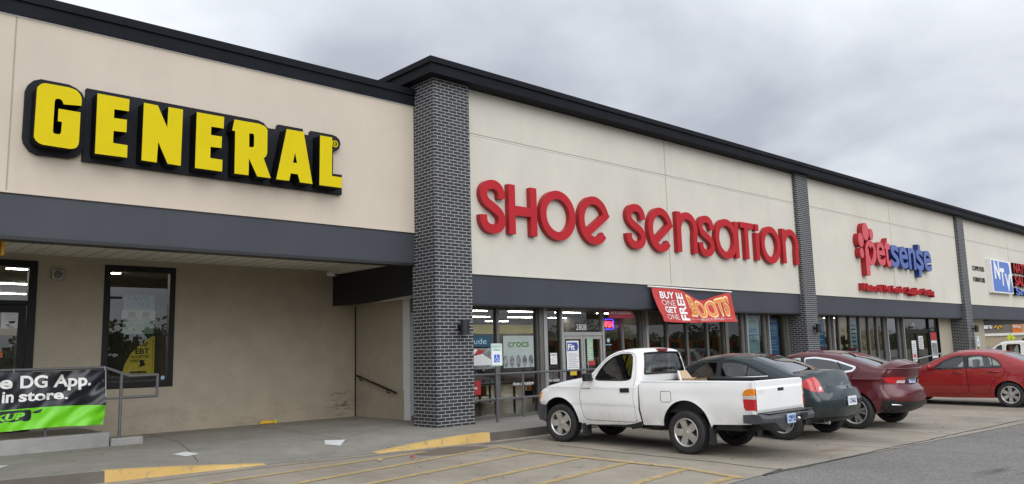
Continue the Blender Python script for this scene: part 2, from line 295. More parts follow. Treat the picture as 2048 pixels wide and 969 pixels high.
def asphalt():
    m, t, b = nmat('asphalt'); n = pos_noise(t, 0.25, 6, 0.6); n2 = pos_noise(t, 26, 5, 0.8); n3 = pos_noise(t, 1.4, 8, 0.7, (1, 0.4, 1)); v = t.nodes.new('ShaderNodeTexVoronoi'); g = t.nodes.new('ShaderNodeNewGeometry')
    v.inputs['Scale'].default_value = 45; t.links.new(g.outputs['Position'], v.inputs['Vector'])
    c = mixc(t, ramp(t, n.outputs['Fac'], 0.3, 0.7), (0.150, 0.142, 0.128), (0.200, 0.190, 0.174)); c = mixc(t, 0.7, c, mixc(t, ramp(t, n3.outputs['Fac'], 0.3, 0.7), (0.75, 0.75, 0.75), (1.1, 1.1, 1.1)), 'MULTIPLY')
    c = mixc(t, 0.85, c, mixc(t, ramp(t, n2.outputs['Fac'], 0.32, 0.68), (0.45, 0.45, 0.45), (1.6, 1.6, 1.6)), 'MULTIPLY')
    n6 = pos_noise(t, 0.8, 3, 0.5, (0.35, 1.6, 1)); c = mixc(t, ramp(t, n6.outputs['Fac'], 0.66, 0.72), c, (0.05, 0.05, 0.048))
    t.links.new(c, b.inputs['Base Color']); b.inputs['Roughness'].default_value = 0.9; bump_from(t, b, v.outputs['Distance'], 0.6, 0.012); MATS['asphalt'] = m
asphalt()
simple('joint_dark', (0.07, 0.065, 0.055), 0.9, 0.2, 6)
simple('leaf', (0.045, 0.075, 0.022), 0.8, 0.35, 2); simple('bark', (0.08, 0.06, 0.045), 0.9, 0.2, 6)

# ------------------------------------------------------------ mesh helpers
class MB:
    def __init__(s): s.v = []; s.f = []; s.m = []; s.sm = []
    def add(s, vs, fs, mi=0, smooth=False):
        o = len(s.v); s.v += [tuple(map(float, v)) for v in vs]
        for f in fs: s.f.append([i + o for i in f]); s.m.append(mi); s.sm.append(smooth)
        return s
    def box(s, x0, x1, y0, y1, z0, z1, mi=0):
        return s.add([(x0, y0, z0), (x1, y0, z0), (x1, y1, z0), (x0, y1, z0), (x0, y0, z1), (x1, y0, z1), (x1, y1, z1), (x0, y1, z1)],
                     [(3, 2, 1, 0), (4, 5, 6, 7), (0, 1, 5, 4), (1, 2, 6, 5), (2, 3, 7, 6), (3, 0, 4, 7)], mi)
    def quad(s, *p, mi=0): return s.add(p, [tuple(range(len(p)))], mi)
    def tube(s, pts, r, n=8, mi=0, closed=False):
        pts = [Vector(p) for p in pts]; rings = []
        for i, p in enumerate(pts):
            a = pts[max(0, i - 1)]; b = pts[min(len(pts) - 1, i + 1)]; d = (b - a).normalized()
            if i not in (0, len(pts) - 1):
                d1 = (p - a).normalized(); d2 = (b - p).normalized(); d = (d1 + d2).normalized()
            up = Vector((0, 0, 1)) if abs(d.z) < 0.95 else Vector((0, 1, 0)); u = d.cross(up).normalized(); v = u.cross(d)
            rr = r[i] if isinstance(r, (list, tuple)) else r
            rings.append([p + (u * math.cos(2 * math.pi * k / n) + v * math.sin(2 * math.pi * k / n)) * rr for k in range(n)])
        vs = [q for rg in rings for q in rg]; fs = []
        for i in range(len(pts) - 1):
            for k in range(n): fs.append((i * n + k, i * n + (k + 1) % n, (i + 1) * n + (k + 1) % n, (i + 1) * n + k))
        s.add(vs, fs, mi, True); s.add(rings[0], [tuple(range(n))], mi); s.add(rings[-1], [tuple(reversed(range(n)))], mi); return s
    def lathe(s, prof, n=32, mi=0, axis='y', c=(0, 0, 0), smooth=True, close=False):
        vs = []; fs = []; L = len(prof)
        for k in range(n):
            a = 2 * math.pi * k / n
            for (h, r) in prof:
                if axis == 'y': vs.append((c[0] + r * math.cos(a), c[1] + h, c[2] + r * math.sin(a)))
                else: vs.append((c[0] + r * math.cos(a), c[1] + r * math.sin(a), c[2] + h))
        for k in range(n):
            for j in range(L - 1):
                a0, a1 = k * L + j, ((k + 1) % n) * L + j; fs.append((a0, a0 + 1, a1 + 1, a1))
        return s.add(vs, fs, mi, smooth)
    def prism(s, outer, holes=(), d0=0.0, d1=0.1, mp=None, mi=0, mside=None, grid=None, back=True):
        """2-D polygon (u,v) extruded from depth d0 (front) to d1 (back); mp(u,v,d) places it"""
        mp = mp or (lambda u, v, d: (u, d, v)); mside = mi if mside is None else mside
        P, T = fill(outer, holes, grid)
        s.add([mp(u, v, d0) for u, v in P], T, mi)
        if back: s.add([mp(u, v, d1) for u, v in P], [t[::-1] for t in T], mside)
        for loop in [outer] + list(holes):
            n = len(loop); s.add([mp(u, v, d0) for u, v in loop] + [mp(u, v, d1) for u, v in loop], [(i, i + n, (i + 1) % n + n, (i + 1) % n) for i in range(n)], mside)
        return s
    def disc(s, u, v, ru, rv, d0, d1, mp=None, n=28, mi=0, mside=None):
        return s.prism([(u + ru * math.cos(2 * math.pi * k / n), v + rv * math.sin(2 * math.pi * k / n)) for k in range(n)], (), d0, d1, mp, mi, mside)
    def sphere(s, c, r, sx=1, sy=1, sz=1, n=14, mi=0):
        vs = []; fs = []
        for j in range(n + 1):
            th = math.pi * j / n
            for k in range(n * 2):
                ph = math.pi * k / n; vs.append((c[0] + r * sx * math.sin(th) * math.cos(ph), c[1] + r * sy * math.sin(th) * math.sin(ph), c[2] + r * sz * math.cos(th)))
        for j in range(n):
            for k in range(n * 2): fs.append((j * 2 * n + k, (j + 1) * 2 * n + k, (j + 1) * 2 * n + (k + 1) % (2 * n), j * 2 * n + (k + 1) % (2 * n)))
        return s.add(vs, fs, mi, True)

def inside(pts, poly):
    pts = np.asarray(pts, float); p = np.asarray(poly, float); x, y = pts[:, 0], pts[:, 1]; r = np.zeros(len(pts), bool); j = len(p) - 1
    for i in range(len(p)):
        c = ((p[i, 1] > y) != (p[j, 1] > y)) & (x < (p[j, 0] - p[i, 0]) * (y - p[i, 1]) / (p[j, 1] - p[i, 1] + 1e-15) + p[i, 0]); r ^= c; j = i
    return r
def segdist(pts, line):
    pts = np.asarray(pts, float); L = np.asarray(line, float); best = np.full(len(pts), 1e9)
    for a, b in zip(L[:-1], L[1:]):
        d = b - a; l2 = max(1e-12, d @ d); t = np.clip(((pts - a) @ d) / l2, 0, 1); best = np.minimum(best, np.hypot(*(pts - a - t[:, None] * d).T))
    return best
def fill(outer, holes=(), grid=None, extra=()):
    loops = [list(outer)] + [list(h) for h in holes]; vs = []; es = []
    for lp in loops:
        o = len(vs); n = len(lp); vs += lp; es += [(o + i, o + (i + 1) % n) for i in range(n)]
    if grid:
        a = np.array(outer); xs = np.arange(a[:, 0].min() + grid / 2, a[:, 0].max(), grid); ys = np.arange(a[:, 1].min() + grid / 2, a[:, 1].max(), grid)
        g = np.array([(x, y) for x in xs for y in ys]).reshape(-1, 2)
        if len(g):
            k = inside(g, outer)
            for h in holes: k &= ~inside(g, h)
            g = g[k]
            for lp in loops:
                if len(g): g = g[segdist(g, list(lp) + [lp[0]]) > grid * 0.4]
            vs = vs + [tuple(q) for q in g]
    vs = vs + list(extra)
    r = delaunay_2d_cdt([Vector(v) for v in vs], es, [], 0, 1e-5)
    P = [(v.x, v.y) for v in r[0]]; T = [tuple(f) for f in r[2]]
    if not T: return P, []
    A = np.array(P); cen = np.array([A[list(f)].mean(0) for f in T]); k = inside(cen, outer)
    for h in holes: k &= ~inside(cen, h)
    outT = []
    for f, kk in zip(T, k):
        if kk:
            a, b, c = A[f[0]], A[f[1]], A[f[2]]
            outT.append(f if (b[0] - a[0]) * (c[1] - a[1]) - (b[1] - a[1]) * (c[0] - a[0]) > 0 else f[::-1])
    return P, outT

def wloc(o):
    l = Vector((0, 0, 0))
    while o: l += o.location; o = o.parent
    return l
def build(name, mb, mats, parent=None, loc=None, local=False, merge=False, bevel=0.0):
    """ONE mesh object. verts of mb are in world coordinates unless local."""
    me = bpy.data.meshes.new(name)
    off = Vector((0, 0, 0)) if local else (wloc(parent) if parent else Vector(loc or (0, 0, 0)))
    me.from_pydata([(v[0] - off.x, v[1] - off.y, v[2] - off.z) for v in mb.v], [], mb.f)
    mats = mats if isinstance(mats, (list, tuple)) else [mats]
    for m in mats: me.materials.append(M(m) if isinstance(m, str) else m)
    me.polygons.foreach_set('material_index', mb.m); me.polygons.foreach_set('use_smooth', mb.sm); me.update()
    if merge:
        bm = bmesh.new(); bm.from_mesh(me); bmesh.ops.remove_doubles(bm, verts=bm.verts, dist=2e-4)
        bm.to_mesh(me); bm.free(); me.set_sharp_from_angle(angle=R(30))
    o = bpy.data.objects.new(name, me); COL.objects.link(o)
    if parent: o.parent = parent
    elif loc: o.location = loc
    if bevel:
        b = o.modifiers.new('bevel', 'BEVEL'); b.width = bevel; b.segments = 2; b.limit_method = 'ANGLE'
    return o
def tag(o, label=None, cat=None, group=None, kind=None):
    if label: o['label'] = label
    if cat: o['category'] = cat
    if group: o['group'] = group
    if kind: o['kind'] = kind
    return o
def thing(name, label, cat, loc=(0, 0, 0), rz=0.0, group=None):
    o = bpy.data.objects.new(name, None); o.empty_display_size = 0.2; COL.objects.link(o); o.location = loc; o.rotation_euler = (0, 0, rz)
    return tag(o, label, cat, group)
def copy_tree(o, parent=None):
    c = o.copy(); COL.objects.link(c); c.parent = parent
    for ch in list(o.children): copy_tree(ch, c)
    return c
def struct(name, mb, mats): return tag(build(name, mb, mats), kind='structure')

# text -> 2-D triangles/loops through a font curve turned into a mesh
_tc = {}
def text_mesh(s, bold=0.0, shear=0.0, depth=0.0):
    k = (s, bold, shear, depth)
    if k in _tc: return _tc[k]
    cu_ = bpy.data.curves.new('lettering', 'FONT'); cu_.body = s; cu_.size = 1; cu_.offset = bold; cu_.shear = shear; cu_.extrude = depth / 2; cu_.resolution_u = 5
    ob = bpy.data.objects.new('lettering', cu_); COL.objects.link(ob); dg = bpy.context.evaluated_depsgraph_get(); dg.update()
    me = bpy.data.meshes.new_from_object(ob.evaluated_get(dg)); V = [tuple(v.co) for v in me.vertices]; F = [tuple(p.vertices) for p in me.polygons]; NZ = [p.normal.z for p in me.polygons]
    bpy.data.objects.remove(ob); bpy.data.curves.remove(cu_); bpy.data.meshes.remove(me)
    _tc[k] = (np.array(V).reshape(-1, 3), F, NZ); return _tc[k]
_hv = text_mesh('H')[0]; CAPH = _hv[:, 1].max() - _hv[:, 1].min()
def put_text(mb, s, x0, x1, z0, caph, d0, depth=0.0, bold=0.02, shear=0.0, mi=0, mside=None, mp=None, fit_h=None, sub=0):
    """lettering across x0..x1 on baseline z0 with capital height caph; mp(u,v,d) places it; depth is real thickness"""
    V, F, NZ = text_mesh(s, bold, shear, 1.0 if depth else 0.0); mp = mp or (lambda u, v, d: (u, d, v)); mside = mi if mside is None else mside
    a, b = V[:, 0].min(), V[:, 0].max(); sx = (x1 - x0) / (b - a); sz = caph / CAPH; zb = 0
    if fit_h: zb = V[:, 1].min(); sz = fit_h / (V[:, 1].max() - zb)
    U = x0 + (V[:, 0] - a) * sx; W = z0 + (V[:, 1] - zb) * sz; D = d0 + (0.5 - V[:, 2]) * depth if depth else np.full(len(V), d0)
    if sub:
        bm = bmesh.new(); vv = [bm.verts.new((u, w_, 0)) for u, w_ in zip(U, W)]
        for f in F:
            try: bm.faces.new([vv[i] for i in f])
            except ValueError: pass
        bmesh.ops.subdivide_edges(bm, edges=bm.edges, cuts=sub, use_grid_fill=True); bmesh.ops.triangulate(bm, faces=bm.faces); bm.verts.index_update()
        mb.add([mp(v.co.x, v.co.y, d0) for v in bm.verts], [tuple(v.index for v in f.verts) for f in bm.faces], mi); bm.free(); return mb
    P = [mp(u, w_, d) for u, w_, d in zip(U, W, D)]; o = len(mb.v); mb.v += [tuple(map(float, p)) for p in P]
    for f, nz in zip(F, NZ): mb.f.append([i + o for i in f]); mb.m.append(mi if nz > 0.5 else mside); mb.sm.append(False)
    return mb
def stroke(mb, pts, hw, d0, d1, closed=False, mp=None, mi=0, mside=None):
    """constant-width band along a 2-D centre line, with thickness"""
    mp = mp or (lambda u, v, d: (u, d, v)); mside = mi if mside is None else mside
    P = np.array(pts, float); n = len(P)
    if closed: T = np.roll(P, -1, 0) - np.roll(P, 1, 0)
    else: T = np.gradient(P, axis=0)
    T /= np.linalg.norm(T, axis=1)[:, None]; Nn = np.stack([-T[:, 1], T[:, 0]], 1); A = P + Nn * hw; B = P - Nn * hw
    vs = [mp(*q, d0) for q in A] + [mp(*q, d0) for q in B] + [mp(*q, d1) for q in A] + [mp(*q, d1) for q in B]; fs = []; fr = []
    for i in range(n if closed else n - 1):
        j = (i + 1) % n; fr.append((i + n, j + n, j, i)); fs += [(i, j, j + 2 * n, i + 2 * n), (j + n, i + n, i + 3 * n, j + 3 * n)]
    if not closed: fs += [(n, 0, 2 * n, 3 * n), (n - 1, 2 * n - 1, 4 * n - 1, 3 * n - 1)]
    o = len(mb.v); mb.v += [tuple(map(float, v)) for v in vs]
    for f in fr: mb.f.append([i + o for i in f]); mb.m.append(mi); mb.sm.append(False)
    for f in fs: mb.f.append([i + o for i in f]); mb.m.append(mside); mb.sm.append(False)
    return mb
def crom(pts, k=6):
    P = [np.array(p, float) for p in pts]; P = [2 * P[0] - P[1]] + P + [2 * P[-1] - P[-2]]; o = []
    for i in range(1, len(P) - 2):
        for j in range(k):
            t = j / k; o.append(0.5 * (2 * P[i] + (P[i + 1] - P[i - 1]) * t + (2 * P[i - 1] - 5 * P[i] + 4 * P[i + 1] - P[i + 2]) * t * t + (3 * P[i] - P[i - 1] - 3 * P[i + 1] + P[i + 2]) * t ** 3))
    o.append(P[-2]); return o
def arc(cx, cy, rx, ry, a0, a1, n=16): return [(cx + rx * math.cos(R(a0 + (a1 - a0) * k / n)), cy + ry * math.sin(R(a0 + (a1 - a0) * k / n))) for k in range(n + 1)]
def rrect(x0, x1, z0, z1, r, n=4):
    return arc(x1 - r, z1 - r, r, r, 0, 90, n) + arc(x0 + r, z1 - r, r, r, 90, 180, n) + arc(x0 + r, z0 + r, r, r, 180, 270, n) + arc(x1 - r, z0 + r, r, r, 270, 360, n)

# ============================================================ ground
def sheet(x0, x1, y0, y1, z, mi=0, mb=None):
    mb = mb or MB(); return mb.quad((x0, y0, z), (x1, y0, z), (x1, y1, z), (x0, y1, z), mi=mi)
def gz(y): return -0.0135 * (11 - min(11, max(0, y)))     # the lot drains away from the shops
def onlot(x, y):
    t = 1.0
    for _ in range(4): t = (1.55 - gz(y * t)) / 1.55
    return x * t, y * t
rd = MB(); ry = (-500, 0, 11, 600)
for y0, y1 in zip(ry[:-1], ry[1:]): rd.quad((-400, y0, gz(y0) - .006), (700, y0, gz(y0) - .006), (700, y1, gz(y1) - .006), (-400, y1, gz(y1) - .006))
struct('road', rd, 'asphalt')
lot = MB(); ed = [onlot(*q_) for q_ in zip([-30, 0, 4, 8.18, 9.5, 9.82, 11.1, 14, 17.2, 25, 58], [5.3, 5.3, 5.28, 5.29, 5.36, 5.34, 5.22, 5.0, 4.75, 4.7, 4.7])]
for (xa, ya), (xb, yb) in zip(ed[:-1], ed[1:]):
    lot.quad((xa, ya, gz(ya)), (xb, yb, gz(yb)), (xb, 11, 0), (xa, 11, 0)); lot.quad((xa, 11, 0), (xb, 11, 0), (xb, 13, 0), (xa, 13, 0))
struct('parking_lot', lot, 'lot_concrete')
KP = [(-12, 12.1), (2.3, 11.85), (3.41, 11.65), (5.55, 11.52), (7.5, 11.25), (9.62, 11.04), (56, 11.04)]
def kerbY(x): return float(np.interp(x, [p[0] for p in KP], [p[1] for p in KP]))
def sm(t): t = min(1, max(0, t)); return t * t * (3 - 2 * t)
def kerbK(x):
    if x < 3.41 or x > 9.62: return 1.0
    if x < 5.6: return 1 - ((x - 3.41) / 2.19) ** 1.25
    if x < 7.4: return 0.0
    return math.sin((x - 7.4) / 2.22 * math.pi / 2)
def walkz(x, y):
    k = kerbK(x); return 0.006 + 0.144 * (k + (1 - k) * sm((y - kerbY(x)) / 1.5))
xs = sorted(set([-12, -6, 0, 2.3] + [round(3.41 + i * .22, 3) for i in range(11)] + [5.6, 6.5, 7.4] + [round(7.4 + i * .222, 3) for i in range(11)] + [10.5, 12, 16, 20, 30, 40, 56]))
wk = MB(); kb = MB(); KW = 0.16
for x0, x1 in zip(xs[:-1], xs[1:]):
    def row(x): y0 = kerbY(x) + KW; return [(x, y0 + (17.0 - y0) * t, walkz(x, y0 + (17.0 - y0) * t)) for t in (0, .05, .1, .16, .22, .3, .5, 1)]
    a, b = row(x0), row(x1)
    for i in range(7): wk.quad(a[i], b[i], b[i + 1], a[i + 1])
    mi = 1 if 3.40 <= x0 < 5.6 or 7.4 <= x0 < 9.6 else 0
    za, zb = walkz(x0, kerbY(x0)), walkz(x1, kerbY(x1)); ya, yb = kerbY(x0), kerbY(x1)
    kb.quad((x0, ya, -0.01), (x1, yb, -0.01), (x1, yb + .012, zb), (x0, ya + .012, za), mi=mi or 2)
    kb.quad((x0, ya + .012, za), (x1, yb + .012, zb), (x1, yb + KW, walkz(x1, yb + KW)), (x0, ya + KW, walkz(x0, ya + KW)), mi=mi)
def crack(mb, pts, wd, zf=None, dz=0.004, mi=1):
    for p, q in zip(pts[:-1], pts[1:]):
        d = Vector((q[0] - p[0], q[1] - p[1])).normalized(); n = Vector((-d.y, d.x)) * wd / 2; L = math.hypot(q[0] - p[0], q[1] - p[1]); k = max(1, int(L / .25)) if zf else 1
        for i in range(k):
            u = [(p[0] + (q[0] - p[0]) * t, p[1] + (q[1] - p[1]) * t) for t in (i / k, (i + 1) / k)]; z = [(zf(*c) if zf else 0) + dz for c in u]
            mb.quad((u[0][0] - n.x, u[0][1] - n.y, z[0]), (u[1][0] - n.x, u[1][1] - n.y, z[1]), (u[1][0] + n.x, u[1][1] + n.y, z[1]), (u[0][0] + n.x, u[0][1] + n.y, z[0]), mi=mi)
for pts in ([(5.63, 16.9), (5.50, 14.75), (4.78, 12.0)], [(5.25, 14.84), (5.0, 14.9)], [(7.83, 16.9), (7.68, 14.83), (7.45, 12.3)], [(12.6, 13.3), (12.6, 11.2)], [(15.3, 13.3), (15.3, 11.2)], [(18, 13.3), (18, 11.2)]):
    crack(wk, pts, 0.012, walkz)
struct('sidewalk', wk, ['walk_concrete', 'joint_dark'])
struct('kerb', kb, ['kerb_concrete', 'yellow_kerb', 'kerb_dirty'])
def lcrack(mb, pts, wd, _z, dz, mi):
    crack(mb, [onlot(*q_) for q_ in pts], wd, lambda x, y: gz(y), dz, mi)
gut = MB(); lcrack(gut, [(-12, 11.6), (3.4, 11.2), (5.6, 11.2), (7.2, 11.02), (9.6, 10.86)], 0.02, None, 0.004, 0)
def wig(p, q, n, amp):
    o = []
    for i in range(n + 1):
        t = i / n; o.append((p[0] + (q[0] - p[0]) * t + random.uniform(-amp, amp), p[1] + (q[1] - p[1]) * t + random.uniform(-amp, amp)))
    return o
lcrack(gut, wig((9.85, 9.6), (9.52, 5.3), 14, 0.03), 0.025, None, 0.004, 0); lcrack(gut, wig((9.6, 5.42), (9.0, 5.3), 5, 0.03), 0.05, None, 0.004, 0)
lcrack(gut, wig((9.0, 5.31), (24, 4.72), 60, 0.025), 0.03, None, 0.006, 0)
for i, x in enumerate((13.2, 16.4, 19.6, 22.8)): lcrack(gut, wig((x, 11.0), (x - .2, 4.9), 9, 0.012), 0.012, None, 0.004, 0)
lcrack(gut, wig((9.9, 8.2), (22, 8.0), 26, 0.012), 0.010, None, 0.004, 0); lcrack(gut, wig((10.6, 7.0), (11.9, 5.4), 7, 0.05), 0.016, None, 0.004, 0)
struct('pavement_cracks', gut, 'joint_dark')
mk = MB()
for p, q in (((1.0, 10.05), (7.95, 10.72)), ((1.0, 8.66), (9.02, 10.22)), ((1.5, 7.95), (8.97, 9.28)), ((2.5, 7.2), (8.93, 8.2)), ((3.5, 6.42), (8.91, 7.32)), ((4.5, 5.65), (8.88, 6.33)), ((6.8, 5.36), (8.75, 5.5))):
    lcrack(mk, [p, q], 0.13, None, 0.008, 0)
lcrack(mk, [(9.12, 10.3), (8.93, 9.2), (8.91, 7.4), (8.90, 6.4), (8.62, 5.36)], 0.13, None, 0.012, 0)
for x in (12.45, 14.9, 17.36, 19.8, 22.3, 24.7, 27.2, 29.6): lcrack(mk, [(x, 10.6), (x - .03, 5.1)], 0.09, None, 0.008, 1)
lcrack(mk, [(10.0, 10.75), (12.3, 10.8)], 0.07, None, 0.010, 1)
struct('parking_lines', mk, ['line_yellow', 'line_white'])

# ============================================================ left shop building
YG, YB = 13.32, 16.90
G = thing('shop_building', 'left shop building with cream upper wall, slate band and recessed tan brick wall', 'building', (3, 14, 0.15))
b = MB(); b.box(-14, 9.66, YG, YG + .3, 4.05, 6.76); b.box(-14, 9.66, YG - .012, YG, 4.05, 4.085)
b.box(2.392, 2.412, YG - .004, YG, 4.09, 6.73, 1)
build('facade_wall', b, ['cream_warm', 'tan_stucco'], G)
b = MB(); b.box(-14, 9.66, YG + .02, YG + .3, 3.42, 4.05); b.box(-14, 9.66, YG + .012, YG + .32, 3.37, 3.425, 1)
build('fascia_band', b, ['slate_band', 'black_paint'], G)
b = MB(); b.box(-14, 9.66, YG - .05, YG + .5, 6.75, 6.975); b.box(-14, 9.66, YG - .085, YG + .52, 6.965, 7.10); b.box(-14, 9.66, YG - .012, YG, 6.73, 6.75, 1)
for x in np.arange(-2.2, 9.6, 3.05): b.box(x, x + .03, YG - .089, YG - .086, 6.968, 7.098); b.box(x, x + .03, YG - .0535, YG - .0505, 6.755, 6.97)
build('roof_coping', b, ['charcoal_metal', 'white_paint'], G)
b = MB(); b.box(-14, 9.84, YG + .3, YB, 3.60, 3.66)
for i in range(46): b.box(-4 + i * .3, -4 + i * .3 + .012, YG + .33, YB - .02, 3.596, 3.60, 1)
build('soffit', b, ['soffit_cream', 'tan_stucco'], G)
b = MB(); b.box(-14, 9.5, YG + .3, YG + 25, 6.6, 6.7); build('roof', b, 'charcoal_metal', G)
wx0, wx1, wz0, wz1 = 4.79, 6.16, 1.06, 3.48; dx0, dx1, dz1 = 1.6, 3.63, 3.48
b = MB()
for x0, x1, z0, z1 in ((-14, dx0, .1, 3.6), (dx0, dx1, dz1, 3.6), (dx1, wx0, .1, 3.6), (wx0, wx1, .1, wz0), (wx0, wx1, wz1, 3.6), (wx1, 10.48, .1, 3.6)): b.box(x0, x1, YB, YB + .2, z0, z1)
b.box(10.455, 10.478, YB - .02, YB, .15, 2.75, 1)  # black strip along the corner seam, drawing in the inner corner's shading
build('brick_wall', b, ['painted_brick', 'black_matte'], G)
b = MB(); F_ = .115
b.box(wx0, wx0 + F_, YB - .02, YB + .12, wz0, wz1); b.box(wx1 - F_, wx1, YB - .02, YB + .12, wz0, wz1); b.box(wx0 + F_, wx1 - F_, YB - .02, YB + .12, wz1 - F_, wz1); b.box(wx0 + F_, wx1 - F_, YB - .02, YB + .12, wz0, wz0 + F_)
f = build('window', b, 'black_frame', G, bevel=.006)
b = MB(); b.quad((wx0 + .1, YB + .05, wz0 + .1), (wx1 - .1, YB + .05, wz0 + .1), (wx1 - .1, YB + .05, wz1 - .1), (wx0 + .1, YB + .05, wz1 - .1)); build('pane', b, 'shop_glass', f)
b = MB(); b.box(dx1 - .14, dx1, YB - .03, YB + .12, .38, dz1); b.box(dx0, dx1 - .14, YB - .03, YB + .12, dz1 - .12, dz1); b.box(dx0, dx1 - .14, YB - .02, YB + .1, 2.66, 2.74); b.box(dx0, dx0 + .12, YB - .02, YB + .1, .38, dz1 - .12)
f = build('door_frame', b, 'black_frame', G, bevel=.006)
b = MB(); b.quad((dx0 + .1, YB + .05, 2.72), (dx1 - .12, YB + .05, 2.72), (dx1 - .12, YB + .05, dz1 - .1), (dx0 + .1, YB + .05, dz1 - .1)); build('transom_pane', b, 'shop_glass', f)
b = MB(); b.box(3.36, 3.48, YB, YB + .07, .4, 2.655); b.box(1.8, 3.36, YB, YB + .07, 2.52, 2.655); b.box(1.8, 3.36, YB, YB + .07, .4, .65)
f = build('door', b, 'black_frame', G, bevel=.005)
b = MB(); b.quad((1.8, YB + .035, .6), (3.38, YB + .035, .6), (3.38, YB + .035, 2.55), (1.8, YB + .035, 2.55)); build('pane', b, 'shop_glass', f)
b = MB(); b.box(-8, 10.4, YB + .2, 35, .30, .38, 0); b.box(-8, 10.4, YB + .2, 35, 3.74, 3.8, 1); b.box(-8, 10.4, 35, 35.1, .38, 3.74, 2); b.box(10.3, 10.4, YB + .2, 35, .38, 3.74, 2); b.box(-8.1, -8, YB + .2, 35, .38, 3.74, 2)
b.box(-8, 10.3, 34.9, 34.99, 2.7, 3.74, 3)
build('shop_interior', b, ['store_floor', 'store_ceiling', 'store_dark', 'store_olive'], G)
gl = []
def tube_lamp(x, y, z, L, lab, group):
    o = thing('ceiling_light', lab, 'ceiling light', (x, y, z), 0, group)
    b = MB(); b.box(-L / 2, L / 2, -.08, .08, -.03, 0); build('housing', b, 'off_white', o, local=True)
    b = MB(); b.box(-L / 2 + .02, L / 2 - .02, -.065, .065, -.045, -.03); build('tube', b, 'tube_light', o, local=True)
    return o
proto = None
for y in (20.6, 24.4, 27.8, 31.6):
    for x in (-2.8, -.2, 2.4, 5.0):
        if proto is None: proto = tube_lamp(x, y, 3.74, 2.4, 'strip light on the ceiling seen through the left shop door and window', 'strip lights in the left shop')
        else: c = copy_tree(proto); c.location = (x, y, 3.74)

# raised ramp walkway with its low concrete wall
b = MB(); b.box(-10, 4.45, 15.03, 15.22, .1, .385); build_r = MB()
o = tag(build('ramp_wall', b, 'ramp_concrete', loc=(2, 15.1, .15), bevel=.012), 'low rough concrete wall edging the raised walkway under the black and green banner', 'wall')
b = MB(); b.box(4.47, 5.0, 15.0, 15.2, .12, .275); tag(build('concrete_block', b, 'ramp_concrete', loc=(4.7, 15.1, .15), bevel=.02), 'short worn concrete block at the end of the ramp wall', 'block')
struct('walkway', MB().box(-10, 4.45, 15.22, YB, .1, .37), 'walk_concrete')

# ============================================================ strip mall building (the taller part)
YS, YP, YF = 12.76, 12.62, 13.32
S = thing('strip_mall_building', 'long cream strip mall with charcoal coping, dark brick pillars and recessed glass shopfronts', 'building', (25, 14, 0.15))
XE = 58.0
b = MB(); b.box(9.9, XE, YS, YS + .3, 3.22, 7.3); b.box(9.66, XE, YS - .012, YS, 3.20, 3.235)
b.box(9.7, 9.9, YS + .3, 24, 3.5, 7.3)
for x in (17.63, 32.3, 47.0): b.box(x, x + .022, YS - .004, YS, 3.24, 7.2, 1)
b.box(10.6, XE, YS - .004, YS, 6.205, 6.24, 1); b.box(10.6, XE, YS - .010, YS, 6.19, 6.205, 2)
build('facade_wall', b, ['cream', 'tan_stucco', 'white_paint'], S)
b = MB(); b.box(9.9, XE, YS + .02, YS + .3, 2.58, 3.22); b.box(9.9, XE, YS + .012, YS + .31, 2.545, 2.585, 1)
build('fascia_band', b, ['slate_band', 'black_paint'], S)
b = MB()   # coping in two steps with a rolled cap, returning along the left end
b.box(9.44, XE, 12.40, 13.0, 7.20, 7.42); b.box(9.40, XE, 12.36, 13.02, 7.41, 7.53); b.box(9.44, 9.95, 13.0, 24, 7.20, 7.42); b.box(9.40, 9.97, 13.02, 24, 7.41, 7.53)
for x in np.arange(12.3, 57, 3.05): b.box(x, x + .03, 12.356, 12.3595, 7.413, 7.528); b.box(x, x + .03, 12.3965, 12.3995, 7.203, 7.41)
build('roof_coping', b, 'charcoal_metal', S, bevel=.015)
build('roof', MB().box(9.9, XE, YS + .3, 40, 7.0, 7.1), 'charcoal_metal', S)
for x0, x1, y1 in ((9.66, 10.60, 13.40), (24.64, 25.44, YF + .02), (39.45, 40.27, YF)):
    build('brick_pillar', MB().box(x0, x1, YP, y1, .1, 7.2), 'dark_brick', S)
b = MB(); b.box(9.9, 43.9, YS + .31, YF + .1, 2.60, 2.66)
build('soffit', b, 'soffit_cream', S)
# dropped end box of the canopy over the recess beside the first pillar
b = MB(); zs = [(13.34, 2.80), (14.0, 2.795), (14.6, 2.775), (15.2, 2.745), (15.8, 2.735), (16.4, 2.75), (16.88, 2.77)]
pts = [(y, z) for y, z in zs] + [(16.88, 3.64), (13.34, 3.64)]
b.prism(pts, (), 9.84, 9.90, mp=lambda u, v, d: (d, u, v))
build('canopy_end_panel', b, 'black_paint', S)
build('recess_soffit', MB().box(9.90, 10.46, 13.36, 16.88, 2.80, 2.84), 'soffit_cream', S)
b = MB(); b.box(10.48, 10.6, 14.88, YB + .2, .1, 2.8)
build('side_wall', b, 'painted_brick', S)
b = MB(); b.box(10.44, 10.60, 14.62, 14.875, .15, 2.8); build('corner_post', b, 'off_white', S, bevel=.005)
b = MB(); b.box(10.47, 10.52, 13.42, 14.62, .15, .25); b.box(10.47, 10.52, 13.42, 14.62, 2.5, 2.8); b.box(10.47, 10.52, 14.10, 14.14, .25, 2.5)
f = build('side_window', b, 'bronze_frame', S); b = MB(); b.quad((10.5, 13.4, .2), (10.5, 14.62, .2), (10.5, 14.62, 2.55), (10.5, 13.4, 2.55)); build('pane', b, 'shop_glass', f)

